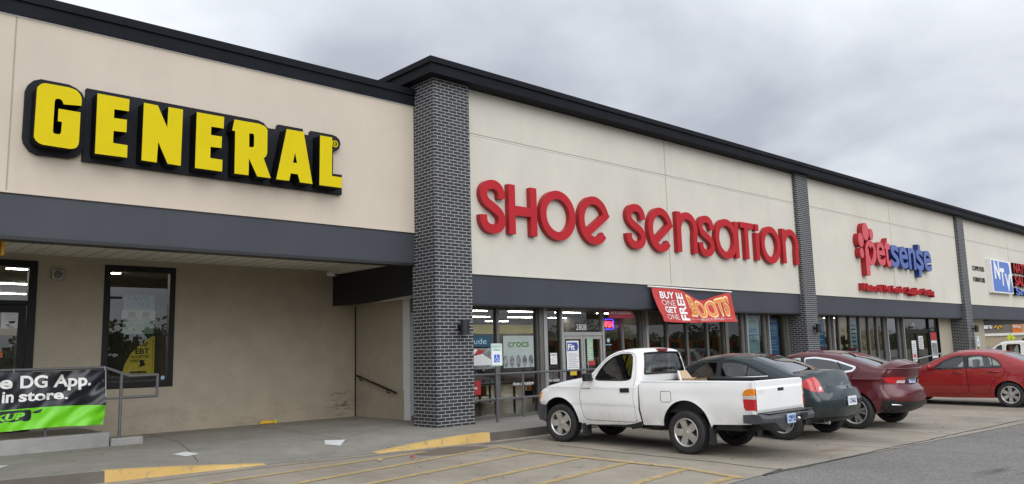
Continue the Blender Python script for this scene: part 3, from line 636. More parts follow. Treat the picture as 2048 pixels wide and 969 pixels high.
def shop_window(x0, x1, fm='bronze_frame', z0=.15, z1=2.60, lw=.042, rw=.042, y=YF, gm='shop_glass', head=.06):
    b = MB(); b.box(x0, x0 + lw, y - .05, y + .07, z0, z1); b.box(x1 - rw, x1, y - .05, y + .07, z0, z1); b.box(x0 + lw, x1 - rw, y - .04, y + .06, z1 - head, z1); b.box(x0 + lw, x1 - rw, y - .045, y + .06, z0, z0 + .07)
    f = build('shop_window', b, fm, S)
    b = MB(); b.quad((x0 + lw * .5, y, z0 + .05), (x1 - rw * .5, y, z0 + .05), (x1 - rw * .5, y, z1 - head * .5), (x0 + lw * .5, y, z1 - head * .5)); build('pane', b, gm, f); return f
def post(x0, x1, m='bronze_frame', y=YF):
    b = MB(); w_ = x1 - x0
    if w_ > .2: b.box(x0, x0 + .08, y - .06, y + .08, .15, 2.60); b.box(x0 + .08, x1 - .06, y - .02, y + .08, .15, 2.60, 1); b.box(x1 - .06, x1, y - .10, y + .08, .15, 2.60, 2)
    else: b.box(x0, x1, y - .10, y + .08, .15, 2.60, 0 if m == 'bronze_frame' else 2)
    build('mullion_post', b, ['bronze_frame', 'black_matte', 'alu_frame'], S)
shop_window(10.61, 11.86); shop_window(11.86, 13.10); post(13.10, 13.22); post(13.25, 13.36, 'alu_frame'); shop_window(13.36, 13.88)
shop_window(15.42, 16.16); shop_window(16.16, 16.92); post(16.92, 17.04); post(17.07, 17.17, 'alu_frame')
for x0, x1 in ((17.17, 18.06), (18.06, 18.98), (18.98, 19.98), (19.98, 20.85)): shop_window(x0, x1)
post(20.85, 21.0); shop_window(21.0, 21.85); post(21.85, 22.1, 'alu_frame'); shop_window(22.1, 23.15); post(23.15, 23.4, 'alu_frame'); shop_window(23.4, 24.45); post(24.45, 24.64)
def shop_door(x0, x1, zt, fm, leaves, y=YF):
    b = MB(); b.box(x0, x0 + .06, y - .06, y + .07, .15, 2.6); b.box(x1 - .06, x1, y - .06, y + .07, .15, 2.6); b.box(x0 + .06, x1 - .06, y - .05, y + .06, zt, zt + .09); b.box(x0 + .06, x1 - .06, y - .05, y + .06, 2.52, 2.6)
    f = build('door_frame', b, fm, S); b = MB(); b.quad((x0 + .04, y, zt + .07), (x1 - .04, y, zt + .07), (x1 - .04, y, 2.54), (x0 + .04, y, 2.54)); build('transom_pane', b, 'shop_glass', f)
    wd = (x1 - x0 - .12) / leaves
    for i in range(leaves):
        a = x0 + .06 + i * wd + .006; c = a + wd - .012; b = MB()
        b.box(a, a + .065, y - .03, y + .03, .17, zt - .01); b.box(c - .065, c, y - .03, y + .03, .17, zt - .01); b.box(a + .065, c - .065, y - .03, y + .03, zt - .08, zt - .01); b.box(a + .065, c - .065, y - .03, y + .03, .17, .38)
        d = build('shop_door', b, fm, S); b = MB(); b.quad((a + .04, y, .36), (c - .04, y, .36), (c - .04, y, zt - .06), (a + .04, y, zt - .06)); build('pane', b, 'shop_glass', d)
        hx = c - .09 if i == 0 else a + .09; b = MB(); b.tube([(hx, y - .035, .95), (hx, y - .09, .95), (hx, y - .09, 1.25), (hx, y - .035, 1.25)], .012); build('handle', b, fm, d)
shop_door(13.88, 15.42, 1.92, 'alu_frame', 2)
# second shopfront
for x0, x1 in ((25.46, 26.30), (26.30, 27.55)): shop_window(x0, x1)
post(27.55, 27.85); shop_window(27.85, 28.30)
for x0, x1 in ((28.30, 29.20), (29.20, 30.0), (30.0, 30.78), (30.78, 31.5)): shop_window(x0, x1)
shop_window(31.5, 32.15); post(32.15, 32.4); shop_window(32.4, 33.5, gm='pale_glass'); post(33.5, 34.0)
shop_door(34.0, 36.75, 2.0, 'black_frame', 2); shop_window(36.75, 37.9, 'black_frame')
build('tan_wall', MB().box(37.9, 43.9, YF - .02, YF + .2, .1, 2.62), 'tan_stucco', S)
build('end_wall', MB().box(43.7, 43.9, YF + .2, 30, .1, 3.3), 'tan_stucco', S)
build('porch_soffit', MB().box(43.9, XE, YS + .31, 24, 2.50, 2.58), 'black_paint', S)
b = MB(); b.box(10.62, 43.68, YF + .1, 31, .10, .158, 0); b.box(10.62, 43.68, YF + .12, 31, 3.0, 3.06, 1); b.box(10.62, 43.68, 30.9, 31, .16, 3.0, 2); b.box(10.62, 43.68, 30.8, 30.89, 2.3, 3.0, 3)
b.box(24.95, 25.1, YF + .1, 31, .16, 3.0, 2); b.box(10.62, 10.7, 14.7, 31, .16, 3.0, 3); b.box(10.62, 43.68, YF + .1, YF + .12, 2.62, 3.06, 2)
for i in range(9): b.box(10.8, 24.9, 15 + i * 1.6, 15.03 + i * 1.6, 2.98, 2.999, 1)
b.box(15.0, 24.9, 24.8, 24.9, 2.35, 2.72, 3); b.box(10.7, 14.6, 27.8, 27.9, 2.2, 2.75, 3)
build('shop_interior', b, ['store_floor', 'store_ceiling', 'store_dark', 'store_olive'], S)
proto = None
for y in (20.3, 23.6, 26.8):
    for x in np.arange(12.4, 43, 2.3):
        if abs(x - 25) < .9: continue
        if proto is None: proto = tube_lamp(x, y, 3.0, 1.3, 'strip light on the ceiling seen through the strip mall shop windows', 'strip lights in the strip mall shops')
        else: c = copy_tree(proto); c.location = (float(x + (.7 if y > 23 and y < 24 else 0)), y, 3.0)

# ============================================================ wall signs
def xz(Y): return lambda u, v, d: (u, Y + d, v)
GL = {
'G':([(2.646,5.568),(2.656,5.599),(2.68,5.632),(2.708,5.657),(2.752,5.672),(3.062,5.673),(3.124,5.663),(3.171,5.648),(3.212,5.607),(3.237,5.562),(3.247,5.507),(3.245,5.422),(3.005,5.398),(2.993,5.43),(2.973,5.461),(2.941,5.472),(2.906,5.465),(2.888,5.439),(2.884,5.4),(2.882,5.209),(2.882,4.958),(2.898,4.932),(2.966,4.929),(2.99,4.959),(2.995,5.125),(2.939,5.129),(2.94,5.319),(3.238,5.319),(3.236,4.87),(3.23,4.816),(3.209,4.773),(3.172,4.748),(3.119,4.734),(2.759,4.741),(2.707,4.758),(2.666,4.79),(2.641,4.837),(2.64,4.892)],None),
'E':([(3.46,5.662),(3.925,5.661),(3.924,5.465),(3.71,5.458),(3.709,5.318),(3.9,5.323),(3.899,5.122),(3.712,5.113),(3.712,4.92),(3.922,4.918),(3.924,4.719),(3.462,4.716)],None),
'N':([(4.142,5.649),(4.358,5.646),(4.517,5.305),(4.524,5.652),(4.758,5.654),(4.748,4.706),(4.539,4.712),(4.383,5.047),(4.371,4.706),(4.138,4.71)],None),
'E2':([(4.985,5.654),(5.451,5.656),(5.446,5.452),(5.234,5.449),(5.232,5.304),(5.421,5.307),(5.417,5.107),(5.23,5.1),(5.229,4.908),(5.438,4.906),(5.436,4.703),(4.98,4.703)],None),
'R':([(5.632,5.645),(6.088,5.65),(6.189,5.623),(6.237,5.562),(6.238,5.15),(6.219,5.088),(6.173,5.042),(6.312,4.704),(6.059,4.704),(5.905,5.003),(5.902,4.702),(5.651,4.7),(5.65,5.441),(5.596,5.447)],[(5.903,5.446),(5.972,5.454),(5.992,5.422),(5.992,5.228),(5.966,5.207),(5.905,5.203)]),
'A':([(6.603,5.645),(6.939,5.649),(7.125,4.702),(6.873,4.701),(6.831,4.843),(6.691,4.842),(6.663,4.702),(6.414,4.698)],[(6.771,5.237),(6.812,5.046),(6.733,5.046)]),
'L':([(7.273,5.64),(7.527,5.643),(7.526,4.903),(7.738,4.905),(7.736,4.702),(7.265,4.7)],None)}
PG = [(2.558,5.598),(2.59,5.692),(2.653,5.767),(2.748,5.809),(3.126,5.807),(3.238,5.767),(3.312,5.71),(3.356,5.628),(3.372,5.549),(3.363,4.825),(3.33,4.74),(3.269,4.69),(3.177,4.658),(2.752,4.652),(2.654,4.697),(2.575,4.805),(2.556,4.888)]
PM = [(3.376,5.80),(6.188,5.797),(6.291,5.765),(6.371,5.685),(6.554,5.688),(6.574,5.787),(7.062,5.789),(7.085,5.687),(7.219,5.689),(7.236,5.783),(7.69,5.782),(7.772,5.762),(7.843,5.71),(7.867,5.627),(7.832,5.525),(7.773,5.48),(7.707,5.461),(7.705,5.02),(7.9,5.025),(7.897,4.632),(3.366,4.645)]
sg = thing('shop_sign', 'wide black sign with raised yellow block letters GENERAL on the left cream wall', 'sign', (5.2, YG, 4.65))
b = MB(); b.prism(PM, (), YG - .09, YG); b.prism(PG, (), YG - .085, YG); b.box(4.86, 4.872, YG - .094, YG - .09, 4.66, 5.78, 1); b.box(5.5, 5.512, YG - .094, YG - .09, 4.66, 4.69, 1)
build('back_panel', b, ['sign_plate', 'black_matte'], sg)
for k, (o_, h_) in GL.items():
    b = MB(); b.prism(o_, [h_] if h_ else (), YG - .36, YG - .09, mi=0, mside=1); build('letter', b, ['yellow_face', 'sign_side'], sg)
b = MB(); stroke(b, arc(7.735, 5.605, .058, .058, 0, 345, 24), .009, YG - .11, YG - .09, True); put_text(b, 'R', 7.715, 7.757, 5.575, .06, YG - .11, .02, .02)
build('registered_mark', b, 'yellow_face', sg)

# SHOE SENSATION: separate stroke letters
sh = thing('shop_sign', 'red raised letters SHOE SENSATION across the middle cream wall', 'sign', (17.6, YS, 4.07))
HW = .098; D0, D1 = -.13, 0.0; ZB, ZT = 4.085, 5.25
def letter(fn):
    b = MB(); fn(b); build('letter', b, ['sign_red', 'sign_red_side'], sh)
kw = dict(mp=xz(YS), mi=0, mside=1)
def Lbar(b, p, q, hw=HW, dd=0): stroke(b, [p, q], hw, D0 + dd, D1, **kw)
def LS(b, x0, x1, z0=ZB, z1=ZT):
    w_, h_ = x1 - x0, z1 - z0; c = lambda u, v: (x0 + HW + u * (w_ - 2 * HW), z0 + HW + v * (h_ - 2 * HW))
    stroke(b, crom([c(*p) for p in ((.99, .70), (.95, .85), (.78, .965), (.5, 1.0), (.2, .95), (.04, .83), (.06, .69), (.22, .585), (.5, .50), (.80, .40), (.96, .28), (.96, .15), (.8, .04), (.5, 0), (.2, .035), (.03, .15), (.0, .30))], 5), HW, D0, D1, **kw)
def LO(b, x0, x1, z0=ZB, z1=ZT): stroke(b, arc((x0 + x1) / 2, (z0 + z1) / 2, (x1 - x0) / 2 - HW, (z1 - z0) / 2 - HW, 0, 352.5, 47), HW, D0, D1, True, **kw)
def Le(b, x0, x1, z0=ZB - .01, z1=ZT + .01):
    cx, cz, rx, rz = (x0 + x1) / 2 + .02, (z0 + z1) / 2, (x1 - x0) / 2 - HW, (z1 - z0) / 2 - HW
    stroke(b, arc(cx, cz, rx, rz, 18, 318, 44), HW, D0, D1, **kw)
    stroke(b, [(cx + rx * 1.10, cz + rz * .40), (cx - rx * .52, cz - rz * .62)], HW * .95, D0 + .004, D1, **kw)
    b.prism([(cx + rx * .86, cz + rz * .62), (cx + rx * 1.26, cz + rz * .32), (cx + rx * 1.0, cz + rz * .10), (cx + rx * .7, cz + rz * .35)], (), D0 + .002, D1, xz(YS), 0, 1)
def Ln(b, x0, x1, z0=ZB + .05, z1=ZT - .01):
    Lbar(b, (x0 + HW, z0), (x0 + HW, z1)); r = (x1 - x0) / 2 - HW * .9
    stroke(b, arc((x0 + x1) / 2 + .03, z1 - r - HW, r, r * 1.05, 165, 0, 14) + [(x1 - HW * .95, z0 + .4), (x1 - HW * .95, z0)], HW, D0 + .003, D1, **kw)
letter(lambda b: LS(b, 10.86, 11.60))
letter(lambda b: (Lbar(b, (11.79, 4.12), (11.79, 5.22)), Lbar(b, (12.455, 4.12), (12.455, 5.22)), stroke(b, [(11.85, 4.65), (12.4, 4.65)], .105, D0 + .003, D1, **kw)))
letter(lambda b: LO(b, 12.66, 13.83)); letter(lambda b: Le(b, 13.93, 15.04)); letter(lambda b: LS(b, 15.72, 16.50)); letter(lambda b: Le(b, 16.59, 17.66)); letter(lambda b: Ln(b, 17.86, 18.80))
letter(lambda b: LS(b, 18.87, 19.65)); letter(lambda b: (LO(b, 19.70, 20.86), Lbar(b, (20.84, 4.14), (20.84, 5.22), HW, .004)))
letter(lambda b: (Lbar(b, (21.38, 4.14), (21.38, 5.14)), stroke(b, [(21.06, 5.16), (21.78, 5.16)], .085, D0 + .003, D1, **kw)))
letter(lambda b: (Lbar(b, (21.99, 4.14), (21.99, 4.98)), Lbar(b, (21.99, 5.05), (21.99, 5.25))))
letter(lambda b: LO(b, 22.21, 23.36)); letter(lambda b: Ln(b, 23.5, 24.5, 4.14, 5.25))

# petsense style sign: paw dots, red word, blue word, tag line
ps = thing('shop_sign', 'deep red and blue letters petsense with paw dots on the right cream wall', 'sign', (32.3, YS, 3.9)); PD = -.21
for u, v, ru, rv in ((29.78, 5.64, .27, .33), (29.33, 5.30, .22, .26), (30.26, 5.58, .16, .21), (29.33, 4.82, .16, .19)):
    build('paw_dot', MB().disc(u - .25, v, ru, rv, PD, 0, xz(YS), 28, 0, 1), ['pet_red', 'sign_red_side'], ps)
b = MB(); mp = xz(YS)
stroke(b, [(29.52, 4.02), (29.52, 5.0)], .15, PD + .004, 0, mp=mp, mi=0, mside=1)
outr = arc(29.84, 4.88, .46, .47, 0, 360, 28)[:-1]
hrt = [(29.84 + (u_ - 30.12) * 1.15, 4.88 + (v_ - 4.86) * 1.15) for u_, v_ in [(30.12, 4.58), (30.30, 4.82), (30.34, 4.98), (30.26, 5.07), (30.16, 5.04), (30.12, 4.97), (30.07, 5.04), (29.97, 5.07), (29.90, 4.98), (29.94, 4.82)]]
b.prism(outr, [hrt], PD, 0, mp, 0, 1); build('letter', b, ['pet_red', 'sign_red_side'], ps)
b = MB(); put_text(b, 'e', 30.34, 31.10, 4.45, 0, PD, -PD, .018, mi=0, mside=1, mp=mp, fit_h=.90); build('letter', b, ['pet_red', 'sign_red_side'], ps)
b = MB(); put_text(b, 't', 31.08, 31.62, 4.43, 0, PD - .003, -PD, .02, mi=0, mside=1, mp=mp, fit_h=1.12); build('letter', b, ['pet_red', 'sign_red_side'], ps)
for s_, x0, x1, z0, h_ in (('s', 31.66, 32.40, 4.44, .88), ('e', 32.44, 33.26, 4.44, .88), ('n', 33.34, 34.06, 4.44, .88), ('s', 34.12, 34.86, 4.44, .88), ('e', 34.92, 35.74, 4.44, .88)):
    b = MB(); put_text(b, s_, x0, x1, z0, 0, PD, -PD, .018, mi=0, mside=1, mp=mp, fit_h=h_)
    if x0 == 34.12: stroke(b, [(34.49, 5.26), (34.54, 5.50)], .11, PD + .004, 0, mp=mp, mi=0, mside=1); stroke(b, [(34.46, 4.50), (34.42, 4.18)], .13, PD + .004, 0, mp=mp, mi=0, mside=1)
    build('letter', b, ['pet_blue', 'pet_blue_side'], ps)
tg = thing('tag_line_sign', 'small red letters Natural Pet Foods Supplies Grooming under the petsense sign', 'sign', (32.3, YS, 3.45))
for s_, x0, x1 in (('Natural', 29.0, 30.62), ('Pet', 30.78, 31.38), ('Foods', 31.52, 32.6), ('Supplies', 32.98, 34.35), ('Grooming', 34.62, 35.75)):
    b = MB(); put_text(b, s_, x0, x1, 3.47, .24, -.2, .2, .03, mi=0, mside=1, mp=xz(YS)); build('word', b, ['sign_red', 'sign_red_side'], tg)
for x in (32.74, 34.48): build('dot', MB().disc(x, 3.58, .05, .05, -.2, 0, xz(YS), 12, 0, 1), ['sign_red', 'sign_red_side'], tg)
# blue panel sign and its companions
np_ = thing('panel_sign', 'blue illuminated panel sign with stepped white letters NTV at the far right', 'sign', (45.3, YS, 3.85))
build('cabinet', MB().box(43.35, 46.45, YS - .22, YS, 3.83, 5.47), 'white_paint', np_, bevel=.01)
build('face', MB().prism([(43.44, 3.90), (43.44, 5.40), (45.95, 5.40), (46.1, 5.24), (46.1, 4.7), (46.36, 4.1), (46.36, 3.90)], (), YS - .232, YS - .22), 'sign_blue', np_)
for s_, x0, x1, z0 in (('N', 43.7, 44.5, 4.55), ('T', 44.55, 45.2, 4.25), ('V', 45.25, 46.1, 4.0)):
    b = MB(); put_text(b, s_, x0, x1, z0, .78, YS - .24, .008, .04); build('letter', b, 'white_paint', np_)
for txt, z, lab in (('COMPUTERS', 4.90, 'small dark wall letters COMPUTERS left of the blue panel sign'), ('FURNITURE', 4.37, 'small dark wall letters FURNITURE left of the blue panel sign')):
    b = MB(); put_text(b, txt, 41.3, 42.95, z - .08, .22, YS - .02, .02, .0); tag(build('wall_lettering', b, 'ink', loc=(41.8, YS, z)), lab, 'sign')
for txt, x1, z, h_, mt, lab in (('NATION', 50.2, 4.98, .48, ['sign_red', 'sign_side'], 'red letters NATION at the right frame edge beside the blue panel'), ('SALES', 49.6, 4.32, .48, ['sign_red', 'sign_side'], 'red letters SALES below the word NATION'), ('Sm', 48.9, 3.84, .34, ['sign_blue', 'sign_side'], 'small blue letters Sm under the word SALES')):
    b = MB(); put_text(b, txt, 46.95, x1, z, h_, YS - .2, .2, .03, mi=0, mside=1); tag(build('wall_lettering', b, mt, loc=(48, YS, z)), lab, 'sign')

# wall lamps on the pillars
def sconce(x, lab):
    o = thing('wall_lamp', lab, 'wall lamp', (x, YP, 2.08), 0, 'black wall lamps on the brick pillars')
    b = MB(); b.box(-.05, .05, -.02, 0, -.06, .06); b.box(-.025, .025, -.08, -.02, -.03, .03); build('bracket', b, 'black_paint', o, local=True)
    b = MB(); b.prism(arc(0, -.16, .095, .085, 0, 360, 20)[:-1], (), -.15, .15, mp=lambda u, v, d: (u, v, d)); build('shade', b, 'black_paint', o, local=True); return o
s0 = sconce(10.25, 'black wall lamp on the nearest brick pillar')
for x, l_ in ((25.12, 'black wall lamp on the second brick pillar, between the red and petsense signs'), (40.1, 'black wall lamp on the farthest brick pillar')):
    c = copy_tree(s0); c.location = (x, YP, 2.08); c['label'] = l_

# ============================================================ vehicles
def wheel(parent, x, y, r, wd, rimr, style, rimm='alloy', steer=0.0, side=1, dz=0.0):
    """wheel as a part; outer face towards side*y"""
    s = side; wz = r + dz
    w_ = bpy.data.objects.new('wheel', None)
    def Lm(mb):
        c_, s_ = math.cos(steer), math.sin(steer); o = MB(); o.f, o.m, o.sm = mb.f, mb.m, mb.sm
        o.v = [(x + vx * c_ - vy * s_, y + vx * s_ + vy * c_, wz + vz) for vx, vy, vz in mb.v]; return o
    T = MB(); h = wd / 2
    T.lathe([(-h * .9, rimr), (-h * .98, r * .80), (-h, r * .90), (-h * .86, r * .975), (-h * .6, r), (-h * .22, r), (-h * .2, r - .008), (-h * .16, r - .008), (-h * .14, r), (h * .14, r), (h * .16, r - .008), (h * .2, r - .008), (h * .22, r), (h * .6, r), (h * .86, r * .975), (h, r * .90), (h * .98, r * .80), (h * .93, rimr * 1.03), (h * .9, rimr)], 48)
    t = build('wheel', Lm(T), 'rubber', parent, local=True)
    B = MB(); B.lathe([(s * h * .92, rimr * 1.04), (s * h * .99, rimr * 1.0), (s * h * .93, rimr * .94), (s * h * .55, rimr * .90), (-s * h * .8, rimr * .9)], 48)
    mp = lambda u, v, d: (u, s * d, v)
    n = style['n']; f = s * h * style.get('face', .80)
    for k in range(n):
        a0 = 2 * math.pi * k / n + style.get('ph', .3)
        for off in style.get('twin', (0,)):
            a = a0 + off; hw0, hw1 = style['w0'], style['w1']; ca, sa = math.cos(a), math.sin(a)
            P = [(.05, -hw0), (rimr * .95, -hw1), (rimr * .95, hw1), (.05, hw0)]
            q = [(p[0] * ca - p[1] * sa, p[0] * sa + p[1] * ca) for p in P]
            dp = [h * style.get('hub', .72), h * style.get('face', .86), h * style.get('face', .86), h * style.get('hub', .72)]
            vs = [(u, s * d, v) for (u, v), d in zip(q, dp)] + [(u * .98, s * (d - .05), v * .98) for (u, v), d in zip(q, dp)]
            B.add(vs, [(0, 1, 2, 3), (7, 6, 5, 4), (0, 4, 5, 1), (1, 5, 6, 2), (2, 6, 7, 3), (3, 7, 4, 0)])
    hd = h * style.get('hub', .72)
    B.lathe([(s * (hd + .012), 0.0005), (s * (hd + .012), .030), (s * (hd + .006), .034), (s * (hd + .004), .070), (s * (hd - .01), .080), (s * (hd - .05), .082)], 24, smooth=False)
    rm = build('rim', Lm(B), rimm, t, local=True)
    K = MB(); K.lathe([(s * h * .18, 0.001), (s * h * .18, rimr * .95)], 32)
    for k in range(5):
        a = 2 * math.pi * (k + .5) / 5 + style.get('ph', .3); K.lathe([(s * (hd + .004), .0005), (s * (hd + .004), .009), (s * (hd - .01), .011)], 8, c=(.055 * math.cos(a), 0, .055 * math.sin(a)))
    build('brake_disc', Lm(K), 'rim_dark', t, local=True)
    return t

class Car:
    """car body from a side outline: half width W(x,z) places every side panel, a profile strip closes the top.
    local x = forward, y = left, z = up"""
    def __init__(s, sp):
        s.sp = sp; s.root = thing(sp['name'], sp['label'], sp['cat'], (sp['X'], sp['Y'], 0), R(90 + sp.get('yaw', 0)))
        y0 = sp['Y']; s.s = s.fix
        s.prof = s.sample(s.s(sp['profile'])); s.line = [(p[0], p[1]) for p in s.prof]
        s.wheels = [(s.fix([(a, r)])[0][0], r + gz(a)) for a, r in sp['axles']]; s.r = sp['round']
        s.xs = (min(p[0] for p in s.line), max(p[0] for p in s.line))
    def fix(s, pts):
        """outline heights and lengths taken on one vertical plane are carried to the leaning side of this car"""
        sp = s.sp; ph = R(90 + sp.get('yaw', 0)); lx = (math.cos(ph), math.sin(ph)); ly = (-math.sin(ph), math.cos(ph)); pl = sp['plane']; o = []; zl, zb = sp['zmax'], sp['belt']
        for p in pts:
            z = p[1]
            for _ in range(4):
                wa = sp['half'] - (sp['lean'] * ((z - zl) / (zb - zl)) ** 2 if zl < z <= zb else 0) - ((sp['lean'] + sp['tumble'] * (z - zb)) if z > zb else 0)
                t = (wa + sp['X'] * ly[0] + sp['Y'] * ly[1]) / (pl * ly[0] + p[0] * ly[1]); z = 1.55 + (p[1] - 1.55) * t
            o.append(((pl * t - sp['X']) * lx[0] + (p[0] * t - sp['Y']) * lx[1], z) + tuple(p[2:]))
        return o
    def sample(s, P):
        o = []
        for i in range(len(P) - 1):
            a, b = P[i], P[i + 1]; k = max(1, int(math.hypot(b[0] - a[0], b[1] - a[1]) / .05))
            for j in range(k):
                t = j / k; o.append((a[0] + (b[0] - a[0]) * t, a[1] + (b[1] - a[1]) * t, a[2] + (b[2] - a[2]) * t, a[3] if len(a) > 3 else ''))
        o.append(tuple(P[-1][:3]) + ('',))
        for _ in range(1):   # soften corners
            q = list(o)
            for i in range(1, len(o) - 1):
                q[i] = (o[i - 1][0] * .2 + o[i][0] * .6 + o[i + 1][0] * .2, o[i - 1][1] * .2 + o[i][1] * .6 + o[i + 1][1] * .2, o[i][2], o[i][3])
            o = q
        return o
    def W(s, x, z):
        sp = s.sp; x = np.asarray(x, float); z = np.asarray(z, float); w0 = sp['half']; a, b = s.xs
        u = np.abs((x - (a + b) / 2) / ((b - a) / 2)); w = w0 * (1 - sp.get('taper', .10) * np.clip(u, 0, 1) ** 5)
        zl, zb = sp['zmax'], sp['belt']; w = w - np.where(z < zl, .05 * ((zl - z) / .3) ** 2, 0)
        w = w - np.where((z > zl) & (z <= zb), sp.get('lean', .05) * ((z - zl) / (zb - zl)) ** 2, 0)
        w = w - np.where(z > zb, sp.get('lean', .05) + sp['tumble'] * (z - zb), 0)
        for xw, r in s.wheels:
            d = np.hypot(x - xw, z - r); w = w + sp.get('flare', .02) * np.exp(-((d - sp['arch']) / .07) ** 2) * (z < zb)
        for z0, dep in sp.get('crease', ()): w = w + dep * np.exp(-((z - z0) / .018) ** 2)
        for z0, dep in sp.get('step', ()): w = w - dep / (1 + np.exp((z - z0) / .008))
        return w
    def Y(s, P):
        P = np.asarray(P, float).reshape(-1, 2); w = s.W(P[:, 0], P[:, 1]); d = segdist(P, s.line); r = s.r
        return np.where(d < r, w - r + np.sqrt(np.maximum(0, r * r - (r - d) ** 2)), w)
    def inset(s):
        o = []
        for i in range(1, len(s.line) - 1):
            a, b = s.line[i - 1], s.line[i + 1]; t = Vector((b[0] - a[0], b[1] - a[1]))
            if t.length < 1e-6: continue
            t.normalize(); n = (t.y, -t.x) if s.sp.get('ccw', False) else (-t.y, t.x)
            for k in (.06, .2, .45, .8): o.append((s.line[i][0] - n[0] * s.r * k, s.line[i][1] - n[1] * s.r * k))
        return o
    def side(s, mb, outer, holes=(), off=0.0, mi=0, sides=(1, -1), grid=.075, edge=0.0):
        ex = np.array(s.inset()).reshape(-1, 2); k = inside(ex, outer)
        for h in holes: k &= ~inside(ex, h)
        ex = ex[k]
        for lp in [outer] + list(holes):
            if len(ex): ex = ex[segdist(ex, list(lp) + [lp[0]]) > .004]
        cz = []
        for z0, _ in tuple(s.sp.get('crease', ())) + tuple(s.sp.get('step', ())):
            for dz in (-.035, -.016, 0, .016, .035): cz += [(x, z0 + dz) for x in np.arange(s.xs[0], s.xs[1], .07)]
        if cz:
            cz = np.array(cz); k = inside(cz, outer)
            for h in holes: k &= ~inside(cz, h)
            cz = cz[k]
            for lp in [outer] + list(holes):
                if len(cz): cz = cz[segdist(cz, list(lp) + [lp[0]]) > .012]
            ex = np.concatenate([ex.reshape(-1, 2), cz]) if len(cz) else ex
        P, T = fill(outer, holes, grid, [tuple(q) for q in ex]); y = s.Y(P)
        for sd_ in sides:
            mb.add([(p[0], sd_ * (yy + off), p[1]) for p, yy in zip(P, y)], [t[::-1] if sd_ > 0 else t for t in T], mi, True)
            if edge:
                for lp in [outer] + list(holes):
                    yl = s.Y(lp); n = len(lp)
                    mb.add([(p[0], sd_ * (q + off), p[1]) for p, q in zip(lp, yl)] + [(p[0], sd_ * (q + off - edge), p[1]) for p, q in zip(lp, yl)], [(i, (i + 1) % n, (i + 1) % n + n, i + n) for i in range(n)], mi)
        return mb
    def ribbon(s, mb, line, wd, off=.003, mi=0, sides=(1, -1), closed=False, thick=.006):
        L = list(line) + ([line[0], line[1]] if closed else []); P = []
        for a, b in zip(L[:-1], L[1:]):
            k = max(1, int(math.hypot(b[0] - a[0], b[1] - a[1]) / .06)); P += [(a[0] + (b[0] - a[0]) * j / k, a[1] + (b[1] - a[1]) * j / k) for j in range(k)]
        P = np.array(P + [L[-1]]); T = np.gradient(P, axis=0); T /= np.linalg.norm(T, axis=1)[:, None] + 1e-9; N_ = np.stack([-T[:, 1], T[:, 0]], 1)
        A, B = P + N_ * wd / 2, P - N_ * wd / 2; ya, yb = s.Y(A), s.Y(B); n = len(P)
        for sd_ in sides:
            v = [(p[0], sd_ * (y + off), p[1]) for p, y in zip(A, ya)] + [(p[0], sd_ * (y + off), p[1]) for p, y in zip(B, yb)] + [(p[0], sd_ * (y + off - thick), p[1]) for p, y in zip(A, ya)] + [(p[0], sd_ * (y + off - thick), p[1]) for p, y in zip(B, yb)]
            f = []
            for i in range(n - 1): f += [(i, i + 1, i + 1 + n, i + n), (i, i + 2 * n, i + 1 + 2 * n, i + 1), (i + n, i + n + 1, i + 3 * n + 1, i + 3 * n)]
            mb.add(v, [q[::-1] for q in f] if sd_ > 0 else f, mi, False)
        return mb
    def pt(s, i, t, off=0.0):
        p = s.prof; a, b = p[max(0, i - 1)], p[min(len(p) - 1, i + 1)]; tx, tz = b[0] - a[0], b[1] - a[1]; l = math.hypot(tx, tz) or 1
        n = (tz / l, -tx / l) if s.sp.get('ccw', False) else (-tz / l, tx / l)
        yE = float(s.W(p[i][0], p[i][1])) - s.r; c = p[i][2] * (1 - abs(t) ** 3.6) + off
        return (p[i][0] + n[0] * c, t * yE, p[i][1] + n[1] * c)
    def strip(s, mb_body, mbs):
        ts = [-1, -.97, -.9, -.75, -.5, -.25, 0, .25, .5, .75, .9, .97, 1]
        for i in range(len(s.prof) - 1):
            g = s.prof[i][3]
            for t0, t1 in zip(ts[:-1], ts[1:]):
                gl_ = g in mbs and abs(t0 + t1) / 2 < s.sp.get('glw', .9); off = -.004 if gl_ else 0; tgt = mbs[g] if gl_ else mb_body
                q = [s.pt(i, t0, off), s.pt(i, t1, off), s.pt(i + 1, t1, off), s.pt(i + 1, t0, off)]
                tgt.add(q, [(0, 1, 2, 3)] if s.sp.get('ccw', False) else [(3, 2, 1, 0)], 0, True)
    def end_x(s, z, y, rear=True, off=0.0):
        """surface x on the rear (or front) end at height z and side y"""
        n = len(s.prof); best = None
        for i in range(n - 1):
            a, b = s.prof[i], s.prof[i + 1]
            if (a[1] - z) * (b[1] - z) <= 0 and abs(a[1] - b[1]) > 1e-6:
                t = (z - a[1]) / (b[1] - a[1]); x = a[0] + (b[0] - a[0]) * t; c = a[2] + (b[2] - a[2]) * t
                if best is None or (x < best[0] if rear else x > best[0]): best = (x, c)
        x, c = best; yE = float(s.W(x, z)) - s.r; u = min(1, abs(y) / yE); return x + (-1 if rear else 1) * (c * (1 - u ** 3.6) + off)
